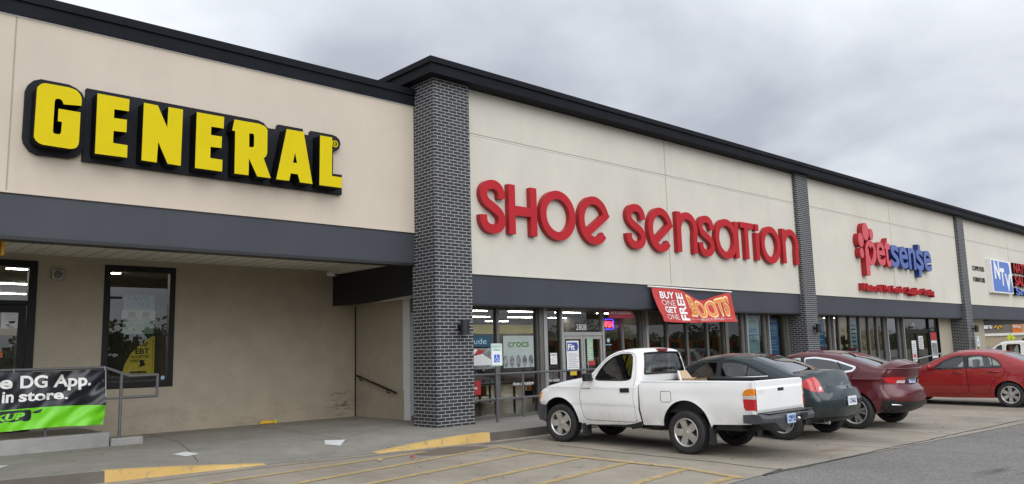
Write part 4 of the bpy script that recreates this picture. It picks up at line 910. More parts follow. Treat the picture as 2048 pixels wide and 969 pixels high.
    def end_patch(s, mb, poly, off=.004, mi=0, rear=True, grid=.06, thick=.012):
        """poly in (y,z), y towards the car's left"""
        P, T = fill(poly, (), grid); sg_ = -1 if rear else 1
        mb.add([(s.end_x(z, y, rear, off), y, z) for y, z in P], [t[::-1] if rear else t for t in T], mi, True); n = len(poly)
        mb.add([(s.end_x(z, y, rear, off), y, z) for y, z in poly] + [(s.end_x(z, y, rear, off - thick), y, z) for y, z in poly], [(i, (i + 1) % n, (i + 1) % n + n, i + n) for i in range(n)], mi); return mb
    def region(s, mb, test, off=.006, x1=None, z0=.2, z1=1.15, sides=(1, -1), st=.012, strip=True):
        """a skin over that part of the rear and its corners where test(x, y, z) holds (tail lamps that wrap the corner)"""
        xa = s.xs[0]; x1 = x1 if x1 is not None else xa + .55; G_ = []
        V = []; F = []; rr_ = []
        for i in range(1, len(s.prof) - 1):
            a, b = s.prof[i - 1], s.prof[i + 1]
            if s.prof[i][0] < x1 and z0 - .05 < s.prof[i][1] < z1:
                l_ = math.hypot(b[0] - a[0], b[1] - a[1]); rr_.append((s.prof[i][0], s.prof[i][1], -(b[1] - a[1]) / l_, (b[0] - a[0]) / l_))
        fine = []
        for a, b in zip(rr_[:-1], rr_[1:]):
            for k in range(5): fine.append([a[m] + (b[m] - a[m]) * k / 5 for m in range(4)])
        ds = [s.r * (1 - math.cos(a_)) for a_ in np.linspace(0, math.pi / 2, 12)] + [s.r + .012 * k for k in range(1, 36)]; nd = len(ds)
        P = [(f_[0] - f_[2] * d, f_[1] - f_[3] * d) for f_ in fine for d in ds]; y = s.Y(P); V = [(p[0] - off * .6, yy + off * .7, p[1]) for p, yy in zip(P, y)]
        for i in range(len(fine) - 1):
            for j in range(nd - 1): F.append((i * nd + j, i * nd + j + 1, (i + 1) * nd + j + 1, (i + 1) * nd + j))
        o = len(V)
        if strip:
            rows = []
            for i in range(len(s.prof) - 1):
                if s.prof[i][0] < x1 and s.prof[i][1] < z1 + .05:
                    for k in range(6): rows.append((i, k / 6))
            ts = np.linspace(0, 1, 60)
            for (i, f_) in rows:
                for t in ts:
                    a, b = s.pt(i, t, off), s.pt(i + 1, t, off); V.append(tuple(a[k] * (1 - f_) + b[k] * f_ for k in range(3)))
            for i in range(len(rows) - 1):
                for j in range(59): F.append((o + i * 60 + j, o + i * 60 + j + 1, o + (i + 1) * 60 + j + 1, o + (i + 1) * 60 + j))
        V = np.array(V); C_ = np.array([V[list(f)].mean(0) for f in F]); keep = [f for f, c_ in zip(F, C_) if test(*c_)]
        use = sorted({k for f in keep for k in f}); mp_ = {k: n for n, k in enumerate(use)}
        for sd_ in sides: mb.add([(V[k][0], sd_ * V[k][1], V[k][2]) for k in use], [tuple(mp_[k] for k in f) for f in keep], 0, True)
        return mb
    def seen(s, poly, plane):
        """test for region(): outline poly given on the vertical plane the other outlines were taken on"""
        X0, Y0 = s.sp['X'], s.sp['Y']
        def f(x, y, z):
            wx, wy = X0 - y, Y0 + x; t = plane / wx; return bool(inside([(wy * t, 1.55 + (z - 1.55) * t)], poly)[0])
        return f
    def archpts(s, xw, r, zb, rev=False):
        ra = s.sp['arch']; a0 = math.asin(max(-1, min(1, (zb - r) / ra))); k = 20
        return [(xw + ra * math.cos(a0 + (math.pi - 2 * a0) * j / k), r + ra * math.sin(a0 + (math.pi - 2 * a0) * j / k)) for j in range(k + 1)]
    def build(s, mat, nm, **kw): pass

def chaikin(P, n=2, k=.25):
    for _ in range(n):
        o = []
        for a, b in zip(P, P[1:] + P[:1]): o += [(a[0] + (b[0] - a[0]) * k, a[1] + (b[1] - a[1]) * k), (a[0] + (b[0] - a[0]) * (1 - k), a[1] + (b[1] - a[1]) * (1 - k))]
        P = o
    return P
def P3(c, name, mb, m, parent=None, **kw): return build(name, mb, m, parent or c.root, local=True, **kw)

def seat(c, x, y, m='cloth_seat', w=.5):
    b = MB(); b.box(x - .25, x + .25, y - w / 2, y + w / 2, .45, .60)
    b.add([(x - .22, y - w / 2, .55), (x - .08, y - w / 2, .55), (x - .32, y - w / 2, c.sp['belt'] + .03), (x - .42, y - w / 2, c.sp['belt'] + .02), (x - .22, y + w / 2, .55), (x - .08, y + w / 2, .55), (x - .32, y + w / 2, c.sp['belt'] + .03), (x - .42, y + w / 2, c.sp['belt'] + .02)], [(0, 1, 2, 3), (7, 6, 5, 4), (0, 4, 5, 1), (1, 5, 6, 2), (2, 6, 7, 3), (3, 7, 4, 0)])
    o = P3(c, 'seat', b, m, bevel=.03); hz = c.sp['belt']; h = MB(); h.box(x - .43, x - .33, y - .13, y + .13, hz + .03, hz + .2); P3(c, 'headrest', h, m, o, bevel=.03); return o
def steering(c, x, y, z):
    b = MB(); P = []
    for k in range(25): a = 2 * math.pi * k / 24; P.append((x + .07 * math.sin(a) , y + .185 * math.cos(a), z + .17 * math.sin(a)))
    b.tube(P, .016, 6); b.tube([(x, y - .17, z), (x, y + .17, z)], .014, 6); b.tube([(x, y, z), (x + .3, y, z - .12)], .03, 8); b.sphere((x, y, z), .05, .6, 1, 1, 8)
    P3(c, 'steering_wheel', b, 'plastic_black')
def mirror(c, x, z, m, sides=(1, -1)):
    for sd_ in sides:
        y = float(c.Y([(x, z)])[0]); b = MB(); b.sphere((x + .02, sd_ * (y + .11), z + .03), .1, .55, 1.05, .72, 10); b.box(x - .02, x + .06, min(sd_ * y, sd_ * (y + .08)), max(sd_ * y, sd_ * (y + .08)), z - .03, z + .01); P3(c, 'side_mirror', b, m)
def plate(c, y, z, txt, m='plate_blue', w=.30, h=.15):
    x = c.end_x(z, y, True, .012); b = MB(); b.box(x - .006, x + .01, y - w / 2, y + w / 2, z - h / 2, z + h / 2)
    put_text(b, txt, -w * .38, w * .38, z - .035, .075, x - .009, 0, .02, mi=1, mp=lambda u, v, d: (d, y - u, v))
    return P3(c, 'licence_plate', b, [m, 'logo_blue'])

def sedan(sp):
    c = Car(sp); s_ = c.s; zb = sp['sill']; A = s_(sp['axles'][0:1] and [(a, 0) for a, r in sp['axles']])
    rear, front = c.wheels
    ln = c.line
    outer = list(ln) + [(ln[-1][0], zb)] if abs(ln[-1][1] - zb) > .02 else list(ln)
    low = c.archpts(front[0], front[1], zb) + [((front[0] + rear[0]) / 2, zb - .01)] + c.archpts(rear[0], rear[1], zb)
    outer = outer + low
    wins = [chaikin(s_(w_), 2, .09) for w_ in sp['windows']]; doors = [chaikin(s_(d), 2, .09) for d in sp['doors']]
    def shrink(poly, g):
        P = np.array(poly); cen = P.mean(0); o = []
        n = len(P)
        area = sum(P[i][0] * P[(i + 1) % n][1] - P[(i + 1) % n][0] * P[i][1] for i in range(n)); sg_ = 1 if area > 0 else -1
        for i in range(n):
            a, b, d = P[i - 1], P[i], P[(i + 1) % n]; t1 = (b - a) / (np.linalg.norm(b - a) + 1e-9); t2 = (d - b) / (np.linalg.norm(d - b) + 1e-9); nn = np.array([-(t1 + t2)[1], (t1 + t2)[0]]); nn /= np.linalg.norm(nn) + 1e-9; o.append(tuple(b + nn * g * sg_))
        return o
    body = MB(); c.side(body, outer, doors + sp_extra(sp, wins, doors)); gl1 = {'ws': MB(), 'bl': MB()}; c.strip(body, gl1)
    P3(c, 'body', body, sp['paint'], merge=True)
    if gl1['ws'].f: P3(c, 'windshield', gl1['ws'], sp['glass'], merge=True)
    if gl1['bl'].f: P3(c, 'rear_window', gl1['bl'], sp.get('rglass', sp['glass']), merge=True)
    for i, d in enumerate(doors):
        h = [w_ for w_ in wins if inside([np.mean(w_, 0)], d)[0]]
        for sd_ in (1, -1):
            b = MB(); c.side(b, shrink(d, .007), h, sides=(sd_,), edge=.03); o = P3(c, 'door', b, sp['paint'])
            for w_ in h:
                if sp.get('open_window') is not None and w_ is wins[sp['open_window']] and sd_ > 0: continue   # rolled down
                g = MB(); c.side(g, w_, (), -.006, sides=(sd_,)); P3(c, 'window', g, sp['glass'], o)
                r_ = MB(); c.ribbon(r_, w_, sp.get('trimw', .026), .002, sides=(sd_,), closed=True); P3(c, 'window_trim', r_, sp.get('trim', 'plastic_black'), o)
            hx, hz = s_([sp['handles'][i]])[0]; y = float(c.Y([(hx, hz)])[0]); b = MB()
            b.tube([(hx - .10, sd_ * (y - .005), hz), (hx - .075, sd_ * (y + .028), hz + .004), (hx + .075, sd_ * (y + .028), hz + .004), (hx + .10, sd_ * (y - .005), hz)], .016, 8); P3(c, 'handle', b, sp.get('handlem', sp['paint']), o)
    for w_ in sp_extra(sp, wins, doors):
        for sd_ in (1, -1):
            g = MB(); c.side(g, w_, (), -.006, sides=(sd_,)); g_ = P3(c, 'window', g, sp['glass']); g = MB(); c.ribbon(g, w_, .022, .002, sides=(sd_,), closed=True); P3(c, 'window_trim', g, 'plastic_black', g_)
    liner = MB(); c.side(liner, outer, wins, -.045, grid=.12); P3(c, 'interior', liner, 'plastic_black')
    ub = MB(); x0, x1 = c.xs; hw = sp['half'] - .08
    ub.box(front[0] - .42 - .0, front[0] + .5, -hw * .68, hw * .68, zb + .0, .55); ub.box(rear[0] + .42, front[0] - .42, -hw, hw, zb + .0, .42); ub.box(rear[0] - .6, rear[0] + .42, -hw * .68, hw * .68, zb + .02, .62)
    for xw, r in c.wheels:
        pts = c.archpts(xw, r, zb)
        for sd_ in (1, -1):
            n = len(pts); yo = c.Y(pts) - .01; ub.add([(p[0], sd_ * y, p[1]) for p, y in zip(pts, yo)] + [(p[0], sd_ * hw * .68, p[1]) for p in pts], [(i, i + 1, i + 1 + n, i + n) for i in range(n - 1)])
    P3(c, 'underbody', ub, 'plastic_black')
    for (xw, zc), (_, r) in zip(c.wheels, sp['axles']):
        for sd_ in (1, -1):
            wd = sp.get('tyre', .20); wheel(c.root, xw, sd_ * (sp['half'] - .015 - wd / 2), r, wd, sp['rim'], sp['style'], 'alloy', 0, sd_, zc - r)
    fx = sp['seatx'] - sp['Y']
    for y in (.38, -.38): seat(c, fx, y, sp.get('seatm', 'cloth_seat'))
    seat(c, fx - .85, 0, sp.get('seatm', 'cloth_seat'), 1.2)
    b = MB(); b.box(fx + .55, fx + 1.0, -.66, .66, .7, sp['belt'] - .03); P3(c, 'dashboard', b, 'dash', bevel=.03); steering(c, fx + .42, .38, sp['belt'] - .06)
    return c
def sp_extra(sp, wins, doors):
    return [w_ for w_ in wins if not any(inside([np.mean(w_, 0)], d)[0] for d in doors)]
STAR = dict(n=5, w0=.045, w1=.060, hub=.72, face=.84, ph=.35)

# ---------------------------------------------------------------- white pickup
TY = 8.4
sp = dict(name='pickup_truck', label='dirty white single cab pickup truck with a dented black rear bumper', cat='pickup truck', X=11.15, Y=TY, yaw=1.5, plane=10.42, half=.785, zmax=.62, belt=1.0, lean=.035, tumble=.30, taper=.03, flare=.022, arch=.425, round=.055,
          axles=[(7.42, .325), (10.08, .325)], crease=((.935, .010),), step=((.650, .016),), glw=.88,
          profile=[(10.56, .42, .06), (10.60, .62, .10), (10.63, .66, .10), (10.61, .82, .09), (10.53, .88, .06), (10.38, .94, .05), (10.1, 1.0, .045), (9.8, 1.045, .04), (9.44, 1.085, .05, 'ws'), (9.28, 1.19, .09, 'ws'), (9.08, 1.35, .08, 'ws'), (8.92, 1.46, .05), (8.74, 1.525, .03), (8.55, 1.55, .025), (8.35, 1.555, .02), (8.26, 1.53, .03), (8.235, 1.48, .035, 'bl'), (8.245, 1.3, .04, 'bl'), (8.265, 1.155, .03), (8.285, 1.03, .01)])
sp['ccw'] = True
c = Car(sp); s_ = c.s; L = list(c.line); TL = lambda y: s_([(y, .8)])[0][0]
arcF = c.archpts(c.wheels[1][0], .335, .335)[::1]; arcR = c.archpts(c.wheels[0][0], .335, .36)
# profile runs front->rear here; close it under the cab
cab = L + s_([(8.31, .97), (8.335, .6), (8.30, .34), (8.32, .30), (9.55, .29), (9.62, .335)]) + [p for p in arcF[::-1] if True] + s_([(10.52, .40)])
door = chaikin(s_([(9.47, 1.035), (9.56, .91), (9.585, .77), (9.57, .58), (9.53, .44), (9.46, .375), (8.44, .375), (8.37, .41), (8.40, .55), (8.42, .79), (8.385, .98), (8.335, 1.14), (8.32, 1.49), (8.6, 1.525), (8.80, 1.468), (8.98, 1.372), (9.14, 1.235), (9.28, 1.11), (9.36, 1.065)]), 2, .14)
win = chaikin(s_([(9.22, 1.055), (9.1, 1.215), (8.95, 1.345), (8.78, 1.435), (8.6, 1.482), (8.42, 1.478), (8.385, 1.44), (8.40, 1.28), (8.45, 1.055)]), 2, .12)
bed = s_([(8.262, 1.03), (8.30, .965), (8.305, .6), (8.27, .345)]) + [p for p in arcR] + s_([(6.95, .41), (6.32, .435), (6.25, .47), (6.235, .66), (6.24, 1.04)])
b = MB(); g = {'ws': MB(), 'bl': MB()}; c.side(b, cab, [door], grid=.07); c.strip(b, g); P3(c, 'body', b, 'paint_white', merge=True)
P3(c, 'windshield', g['ws'], 'car_glass', merge=True); o = P3(c, 'rear_window', g['bl'], 'car_glass', merge=True)
# rubber surround of the rear window
r_ = MB(); i0 = [i for i, p in enumerate(c.prof) if p[3] == 'bl']; ia, ib = i0[0], i0[-1] + 1
loop = [c.pt(i, -.9, .006) for i in range(ia, ib + 1)] + [c.pt(ib, t, .006) for t in np.linspace(-.9, .9, 9)] + [c.pt(i, .9, .006) for i in range(ib, ia - 1, -1)] + [c.pt(ia, t, .006) for t in np.linspace(.9, -.9, 9)]
r_.tube(loop, .016, 6); P3(c, 'window_seal', r_, 'plastic_black', o)
def shr(poly, g):
    P = np.array(poly); n = len(P); area = sum(P[i][0] * P[(i + 1) % n][1] - P[(i + 1) % n][0] * P[i][1] for i in range(n)); sg_ = 1 if area > 0 else -1; o = []
    for i in range(n):
        a, b_, d = P[i - 1], P[i], P[(i + 1) % n]; t1 = (b_ - a) / np.linalg.norm(b_ - a); t2 = (d - b_) / np.linalg.norm(d - b_); nn = np.array([-(t1 + t2)[1], (t1 + t2)[0]]); nn /= np.linalg.norm(nn) + 1e-9; o.append(tuple(b_ + nn * g * sg_))
    return o
for sd_ in (1, -1):
    b = MB(); c.side(b, shr(door, .008), [win], sides=(sd_,), edge=.03); d = P3(c, 'door', b, 'paint_white')
    b = MB(); c.side(b, win, (), -.008, sides=(sd_,)); P3(c, 'window', b, 'car_glass', d)
    b = MB(); c.ribbon(b, win, .022, .003, sides=(sd_,), closed=True); P3(c, 'window_trim', b, 'plastic_black', d)
    b = MB(); c.side(b, s_([(8.49, .86), (8.67, .855), (8.67, .925), (8.49, .93)]), (), .012, sides=(sd_,), edge=.02); P3(c, 'handle', b, 'plastic_black', d)
    b = MB(); c.side(b, bed, (), sides=(sd_,), grid=.07); # bed side with rolled top rail and inner wall
    xr = np.linspace(TL(6.24), TL(8.262), 16); yo = c.Y([(x, 1.03) for x in xr])
    vs = []; 
    for x, y in zip(xr, yo): vs += [(x, sd_ * (y - 0), 1.036), (x, sd_ * (y - .02), 1.055), (x, sd_ * (y - .07), 1.055), (x, sd_ * (y - .085), 1.03), (x, sd_ * (y - .085), .62)]
    for j in range(15):
        for k in range(4): q = (j * 5 + k, j * 5 + k + 1, (j + 1) * 5 + k + 1, (j + 1) * 5 + k); b.add([vs[i] for i in q], [(0, 1, 2, 3)], 1 if k >= 1 else 0, k < 2)
    P3(c, 'bed_side', b, ['paint_white', 'plastic_black'])
    # tail lamp wrapping the corner
    for z0, z1, m, nm in ((.64, .795, 'lamp_red', 'tail_light'), (.80, .848, 'lamp_clear', 'reverse_light'), (.853, .945, 'lamp_amber', 'turn_light')):
        q_ = 6.222; pl = {'tail_light': [(q_, .64), (6.375, .64), (6.40, .68), (6.402, .795), (q_, .795)], 'reverse_light': [(q_, .80), (6.402, .80), (6.402, .848), (q_, .848)], 'turn_light': [(q_, .853), (6.40, .853), (6.39, .89), (6.365, .92), (6.33, .938), (6.28, .945), (q_, .945)]}[nm]
        y = float(c.Y([(TL(6.3), .8)])[0]); b = MB(); b.prism(s_(pl), (), y + .008, y - .10, mp=lambda u, v, d: (u, sd_ * d, v)); P3(c, nm, b, m)
    # corner pillar beside the tailgate
    b = MB(); y = float(c.Y([(TL(6.24), .7)])[0]); b.box(TL(6.232), TL(6.27), min(sd_ * (y - .1), sd_ * y), max(sd_ * (y - .1), sd_ * y), .5, 1.04); P3(c, 'corner_post', b, 'paint_white')
# creases on the bed, seams, fuel flap
b = MB(); c.ribbon(b, s_([(7.87, .885), (7.70, .89), (7.675, .875), (7.675, .745), (7.70, .725), (7.85, .72), (7.875, .745), (7.87, .885)]), .008, .0015, sides=(1,)); P3(c, 'fuel_flap', b, 'plastic_gray')
b = MB(); put_text(b, 'TACOMA', TL(9.53), TL(9.33), .905, .018, 0, 0, .02, mp=lambda u, v, d: (u, float(c.Y([(u, v)])[0]) + .004, v)); P3(c, 'badge', b, 'ink')
# tailgate, bed floor, front wall of the bed
gx = TL(6.225); b = MB(); yy = .705
for (z0, z1, o0, o1) in ((.60, .64, .0, .012), (.64, .93, .012, .012), (.93, .965, .012, .0), (.965, 1.045, .0, .0), (1.045, 1.058, .0, -.02)):
    ts = np.linspace(-1, 1, 9)
    for t0, t1 in zip(ts[:-1], ts[1:]): b.quad((gx - o0 - .008 * (1 - t0 * t0), t0 * yy, z0), (gx - o0 - .008 * (1 - t1 * t1), t1 * yy, z0), (gx - o1 - .008 * (1 - t1 * t1), t1 * yy, z1), (gx - o1 - .008 * (1 - t0 * t0), t0 * yy, z1))
for i in range(len(b.f)): b.f[i] = b.f[i][::-1]
b.box(gx + .005, gx + .05, -yy, yy, .60, 1.056); tgt = P3(c, 'tailgate', b, 'paint_white')
b = MB(); b.box(gx - .024, gx, -.10, .09, .885, .935); P3(c, 'tailgate_handle', b, 'plastic_black', tgt, bevel=.008)
b = MB(); put_text(b, 'TOYOTA', -.66, -.40, .865, .05, gx - .0165, 0, 0, mp=lambda u, v, d: (d, -u, v)); P3(c, 'worn_lettering', b, 'off_white', tgt)
b = MB(); b.box(gx + .05, TL(8.22), -.66, .66, .56, .62); b.box(TL(8.20), TL(8.23), -.70, .70, .56, 1.03); P3(c, 'bed_floor', b, 'plastic_black')
# step bumper, bent down at its left end
def bump(y): return .0
pr = [(6.27, .575), (6.10, .588), (5.99, .575), (5.96, .53), (5.975, .47), (6.06, .45), (6.27, .46)]
b = MB(); ys = np.linspace(.79, -.79, 49); n = len(pr)
vs = []
for y in ys:
    u = abs(y) / .79; back = .13 * u ** 5
    for (x, z) in pr:
        dz = 0
        if z < .5: dz = -.115 * math.exp(-((y - .36) / .17) ** 4) - .02 * math.exp(-((y + .05) / .1) ** 2) + (.012 * math.sin(y * 31) if .1 < y < .45 else 0)
        dx = (.016 * math.sin(y * 23) if (.05 < y < .5 and z < .55) else 0) + (.045 if abs(y) < .19 and x < 6.05 else 0)
        vs.append((TL(x) + back + dx, y, z + dz - .012 * (y < -.2) + .0))
b.add(vs, [(i * n + k, (i + 1) * n + k, (i + 1) * n + (k + 1) % n, i * n + (k + 1) % n) for i in range(48) for k in range(n)]); b.add(vs[:n], [tuple(range(n))]); b.add(vs[-n:], [tuple(reversed(range(n)))])
bp_ = P3(c, 'rear_bumper', b, 'plastic_gray', bevel=.006)
b = MB(); b.box(TL(6.03), TL(6.22), -.68, .68, .584, .596); P3(c, 'step_pad', b, 'plastic_black', bp_)
b = MB(); px = TL(5.985); px -= .03; b.box(px - .006, px + .004, .08, .33, .44, .575); put_text(b, 'ZP2', -.31, -.10, .47, .075, px - .010, 0, .02, mi=1, mp=lambda u, v, d: (d, -u, v)); P3(c, 'licence_plate', b, ['plate_blue', 'logo_blue'], bp_)
b = MB(); b.box(TL(5.945), TL(5.97), -.30, -.12, .49, .56); P3(c, 'tow_socket', b, 'black_matte', bp_); b = MB(); b.sphere((TL(5.91), .06, .50), .025, n=8); P3(c, 'tow_ball', b, 'chrome', bp_)
# front bumper and marker lamps
b = MB(); ys = np.linspace(.80, -.80, 17); pr = [(10.48, .62), (10.66, .625), (10.72, .60), (10.72, .47), (10.66, .36), (10.52, .33), (10.48, .40)]; n = len(pr); vs = []
for y in ys:
    u = abs(y) / .8; vs += [(TL(x) - .10 * u ** 6 + .05 * (1 - u * u), y, z) for x, z in pr]
b.add(vs, [(i * n + k, i * n + (k + 1) % n, (i + 1) * n + (k + 1) % n, (i + 1) * n + k) for i in range(16) for k in range(n)]); b.add(vs[:n], [tuple(reversed(range(n)))]); b.add(vs[-n:], [tuple(range(n))]); P3(c, 'front_bumper', b, 'plastic_gray', bevel=.008)
for sd_ in (1, -1):
    b = MB(); c.side(b, s_([(10.60, .665), (10.585, .815), (10.50, .835), (10.55, .72), (10.585, .665)]), (), .008, sides=(sd_,), edge=.03); P3(c, 'marker_light', b, 'lamp_amber')
    b = MB(); b.add([(TL(10.62) + .09, sd_ * .38, .68), (TL(10.62) + .03, sd_ * .68, .68), (TL(10.60) + .03, sd_ * .68, .81), (TL(10.62) + .07, sd_ * .38, .81)], [(0, 1, 2, 3)]); P3(c, 'headlight', b, 'lamp_clear')
    y = float(c.Y([(TL(9.36), 1.09)])[0]); b = MB(); b.box(TL(9.27), TL(9.37), min(sd_ * (y + .05), sd_ * (y + .22)), max(sd_ * (y + .05), sd_ * (y + .22)), 1.04, 1.175); b.box(TL(9.29), TL(9.35), min(sd_ * y, sd_ * (y + .08)), max(sd_ * y, sd_ * (y + .08)), 1.05, 1.10); P3(c, 'side_mirror', b, 'plastic_black', bevel=.02)
    b = MB(); b.box(TL(9.50), TL(9.53), min(sd_ * .58, sd_ * .78), max(sd_ * .58, sd_ * .78), .12, .33); P3(c, 'mud_flap', b, 'rubber'); b = MB(); b.box(TL(6.98), TL(7.0), min(sd_ * .60, sd_ * .76), max(sd_ * .60, sd_ * .76), .12, .40); P3(c, 'mud_flap', b, 'rubber')
xr_ = min(p[0] for p in c.line if p[1] > 1.40); b = MB(); b.box(xr_ - .05, xr_ + .06, -.12, .10, 1.512, 1.562); P3(c, 'brake_light', b, 'deep_red', bevel=.012)
b = MB(); b.box(TL(7.05), TL(10.4), -.45, -.36, .33, .45); b.box(TL(6.3), TL(10.4), .36, .45, .33, .45); b.box(TL(8.3), TL(9.45), -.72, .72, .30, .40); b.box(TL(8.3), TL(10.4), -.40, .40, .34, .60); b.tube([(TL(7.42), -.66, .33), (TL(7.42), .66, .33)], .05, 8); b.sphere((TL(7.42), 0, .33), .14, n=8); b.box(TL(6.5), TL(7.2), -.33, .33, .40, .50); b.tube([(TL(8.2), -.5, .36), (TL(6.5), -.55, .34)], .04, 8); b.box(TL(6.5), TL(6.95), .42, .66, .33, .44); b.box(TL(9.6), TL(10.5), -.5, .5, .55, .8)
for xw, r in c.wheels:
    pts = [(xw + .425 * math.cos(a), .335 + .425 * math.sin(a)) for a in np.linspace(-.05, math.pi + .05, 21)]
    for sd_ in (1, -1): n = 21; yo = c.Y(pts) - .012; b.add([(p[0], sd_ * y, p[1]) for p, y in zip(pts, yo)] + [(p[0], sd_ * .42, p[1]) for p in pts], [(i, i + 1, i + 1 + n, i + n) for i in range(20)]); b.add([(p[0], sd_ * .42, p[1]) for p in pts], [tuple(range(21))])
P3(c, 'underbody', b, 'plastic_black')
b = MB(); c.side(b, cab, [win], -.05, grid=.12); P3(c, 'interior', b, 'dash')
P2 = dict(n=5, w0=.050, w1=.056, hub=.74, face=.84, ph=1.25)
for xw, r in c.wheels:
    for sd_ in (1, -1): wheel(c.root, xw, sd_ * .675, .325, .215, .208, P2, 'alloy', R(7) if xw > 0 else 0, sd_, r - .325)
for y in (.36, -.36): seat(c, TL(8.85), y, 'cloth_light', .52)
b = MB(); b.box(TL(9.25), TL(9.5), -.62, .62, .75, 1.02); P3(c, 'dashboard', b, 'dash', bevel=.04); steering(c, TL(9.02), .36, 1.08)
truck = c
# things lying in the bed
o = thing('cardboard_box', 'open tan cardboard box in the white pickup bed behind the cab', 'box', (11.55, 8.02, .62))
b = MB(); b.box(-.20, .20, -.15, .15, 0, .43); build('carton', b, 'card_tan', o, local=True)
b = MB(); b.add([(-.2, -.15, .43), (.2, -.15, .43), (.24, -.24, .46), (-.18, -.24, .45)], [(0, 1, 2, 3)]); b.add([(.2, -.15, .43), (.2, .15, .43), (.34, .15, .40), (.34, -.13, .41)], [(0, 1, 2, 3)]); b.add([(-.2, .15, .43), (.2, .15, .43), (.1, .19, .56), (-.16, .19, .55)], [(0, 1, 2, 3)]); build('flap', b, 'card_tan', o, local=True)
b = MB(); b.tube([(11.0, 7.75, .64), (11.32, 8.14, 1.17)], .02, 8); tag(build('plank', b, 'white_paint', loc=(11.05, 7.98, .64)), 'thin white stick leaning on the pickup cab beside the box', 'stick')

# ---------------------------------------------------------------- dark green sedan
GY = 8.6
sp = dict(name='parked_car', label='dark green sedan with big round red tail lights parked beside the white pickup', cat='car', X=13.74, Y=GY, plane=12.95, half=.87, zmax=.58, belt=.99, lean=.05, tumble=.50, taper=.15, flare=.012, arch=.375, round=.09, sill=.22, glw=.86,
          axles=[(7.22, .325), (9.95, .325)],
          profile=[(6.80, .25, .02), (6.70, .29, .08), (6.60, .42, .21), (6.55, .60, .24), (6.56, .68, .235), (6.64, .705, .19), (6.655, .80, .16), (6.68, .93, .145), (6.70, 1.015, .14), (6.78, 1.04, .10), (7.0, 1.055, .03), (7.08, 1.075, .03, 'bl'), (7.40, 1.225, .05, 'bl'), (7.72, 1.345, .05), (8.05, 1.385, .05), (8.4, 1.385, .05), (8.8, 1.345, .05, 'ws'), (9.2, 1.2, .06, 'ws'), (9.75, .97, .05), (10.2, .90, .05), (10.6, .80, .08), (10.78, .66, .14), (10.8, .45, .16), (10.72, .24, .12)],
          windows=[[(8.39, 1.01), (8.33, 1.285), (8.14, 1.295), (7.95, 1.27), (7.80, 1.215), (7.62, 1.13), (7.44, 1.04), (7.9, 1.02)], [(8.48, 1.01), (8.42, 1.285), (8.6, 1.29), (8.85, 1.265), (9.05, 1.2), (9.3, 1.08), (9.45, .99)]],
          doors=[[(8.44, .30), (8.44, 1.0), (8.375, 1.315), (8.14, 1.325), (7.93, 1.295), (7.78, 1.24), (7.40, 1.045), (7.36, .95), (7.42, .75), (7.62, .56), (7.72, .30)], [(9.5, .30), (9.55, .6), (9.52, .97), (9.3, 1.105), (9.06, 1.23), (8.86, 1.295), (8.6, 1.32), (8.385, 1.315), (8.45, 1.0), (8.45, .30)]],
          handles=[(7.62, .90), (8.62, .89)], paint='paint_green', glass='car_glass', rglass='pale_glass', trim='plastic_black', seatx=8.75, rim=.21, style=STAR)
GLAMP = [(6.809, 0.911), (6.734, 0.963), (6.637, 1.003), (6.566, 1.017), (6.52, 1.009), (6.472, 0.943), (6.42, 0.843), (6.391, 0.765), (6.486, 0.769), (6.593, 0.783), (6.698, 0.822), (6.788, 0.875)]
c = sedan(sp); s_ = c.s
for sd_ in (1, -1):
    b = MB(); c.region(b, c.seen(GLAMP, 12.9), .007, sides=(sd_,)); t = P3(c, 'tail_light', b, 'lamp_red')
    b = MB(); c.region(b, c.seen(arc(6.452, .828, .026, .034, 0, 350, 16), 12.9), .012, sides=(sd_,), st=.006); P3(c, 'reverse_lens', b, 'lamp_clear', t)
b = MB(); c.end_patch(b, [(.30, .50), (-.30, .50), (-.28, .66), (.28, .66)][::-1], .005, thick=.004); P3(c, 'plate_recess', b, 'plastic_black')
plate(c, .10, .60, 'CN62', 'paper')
b = MB(); x = c.end_x(.84, 0, True, .004); b.prism([(0, .90), (.012, .86), (.012, .80), (0, .76), (-.012, .80), (-.012, .86)], (), x - .008, x + .006, mp=lambda u, v, d: (d, u, v)); P3(c, 'badge', b, 'chrome')
b = MB(); c.region(b, lambda x, y, z: z < .33, .004, z0=.24, z1=.5); P3(c, 'lower_valance', b, 'plastic_black')
b = MB()
def seam(c, b, pts, w_=.009):
    P = [(c.end_x(z, y, True, .002), y, z) for y, z in pts]; b.tube(P, w_ / 2, 5)
seam(c, b, [(t * .40, .708) for t in np.linspace(-1, 1, 13)], .016)
for sd_ in (1, -1): seam(c, b, [(sd_ * .40, .708), (sd_ * .405, .75), (sd_ * .43, .82), (sd_ * .48, .90), (sd_ * .54, .98), (sd_ * .56, 1.01)], .014)
P3(c, 'trunk_seam', b, 'black_matte')
b = MB(); c.ribbon(b, s_([(9.4, .985), (8.44, 1.0), (7.9, 1.01), (7.42, 1.03)]), .014, .006); P3(c, 'belt_molding', b, 'chrome'); mirror(c, 9.35, 1.0, 'paint_green') if False else mirror(c, 9.30 - GY, 1.01, 'paint_green')
b = MB(); x = c.end_x(.5, .45, True) - c.root.location.x * 0; b.tube([(6.9 - GY, .5, .26), (6.50 - GY, .5, .25)], .03, 10); P3(c, 'exhaust_pipe', b, 'chrome')

def pillars(c, lines):
    for pts, wd in lines:
        b = MB(); c.ribbon(b, c.s(pts), wd, .004, thick=.008); P3(c, 'pillar_trim', b, 'plastic_black')
pillars(c, [([(8.435, 1.0), (8.375, 1.30)], .085), ([(7.86, 1.03), (7.79, 1.215)], .022)])

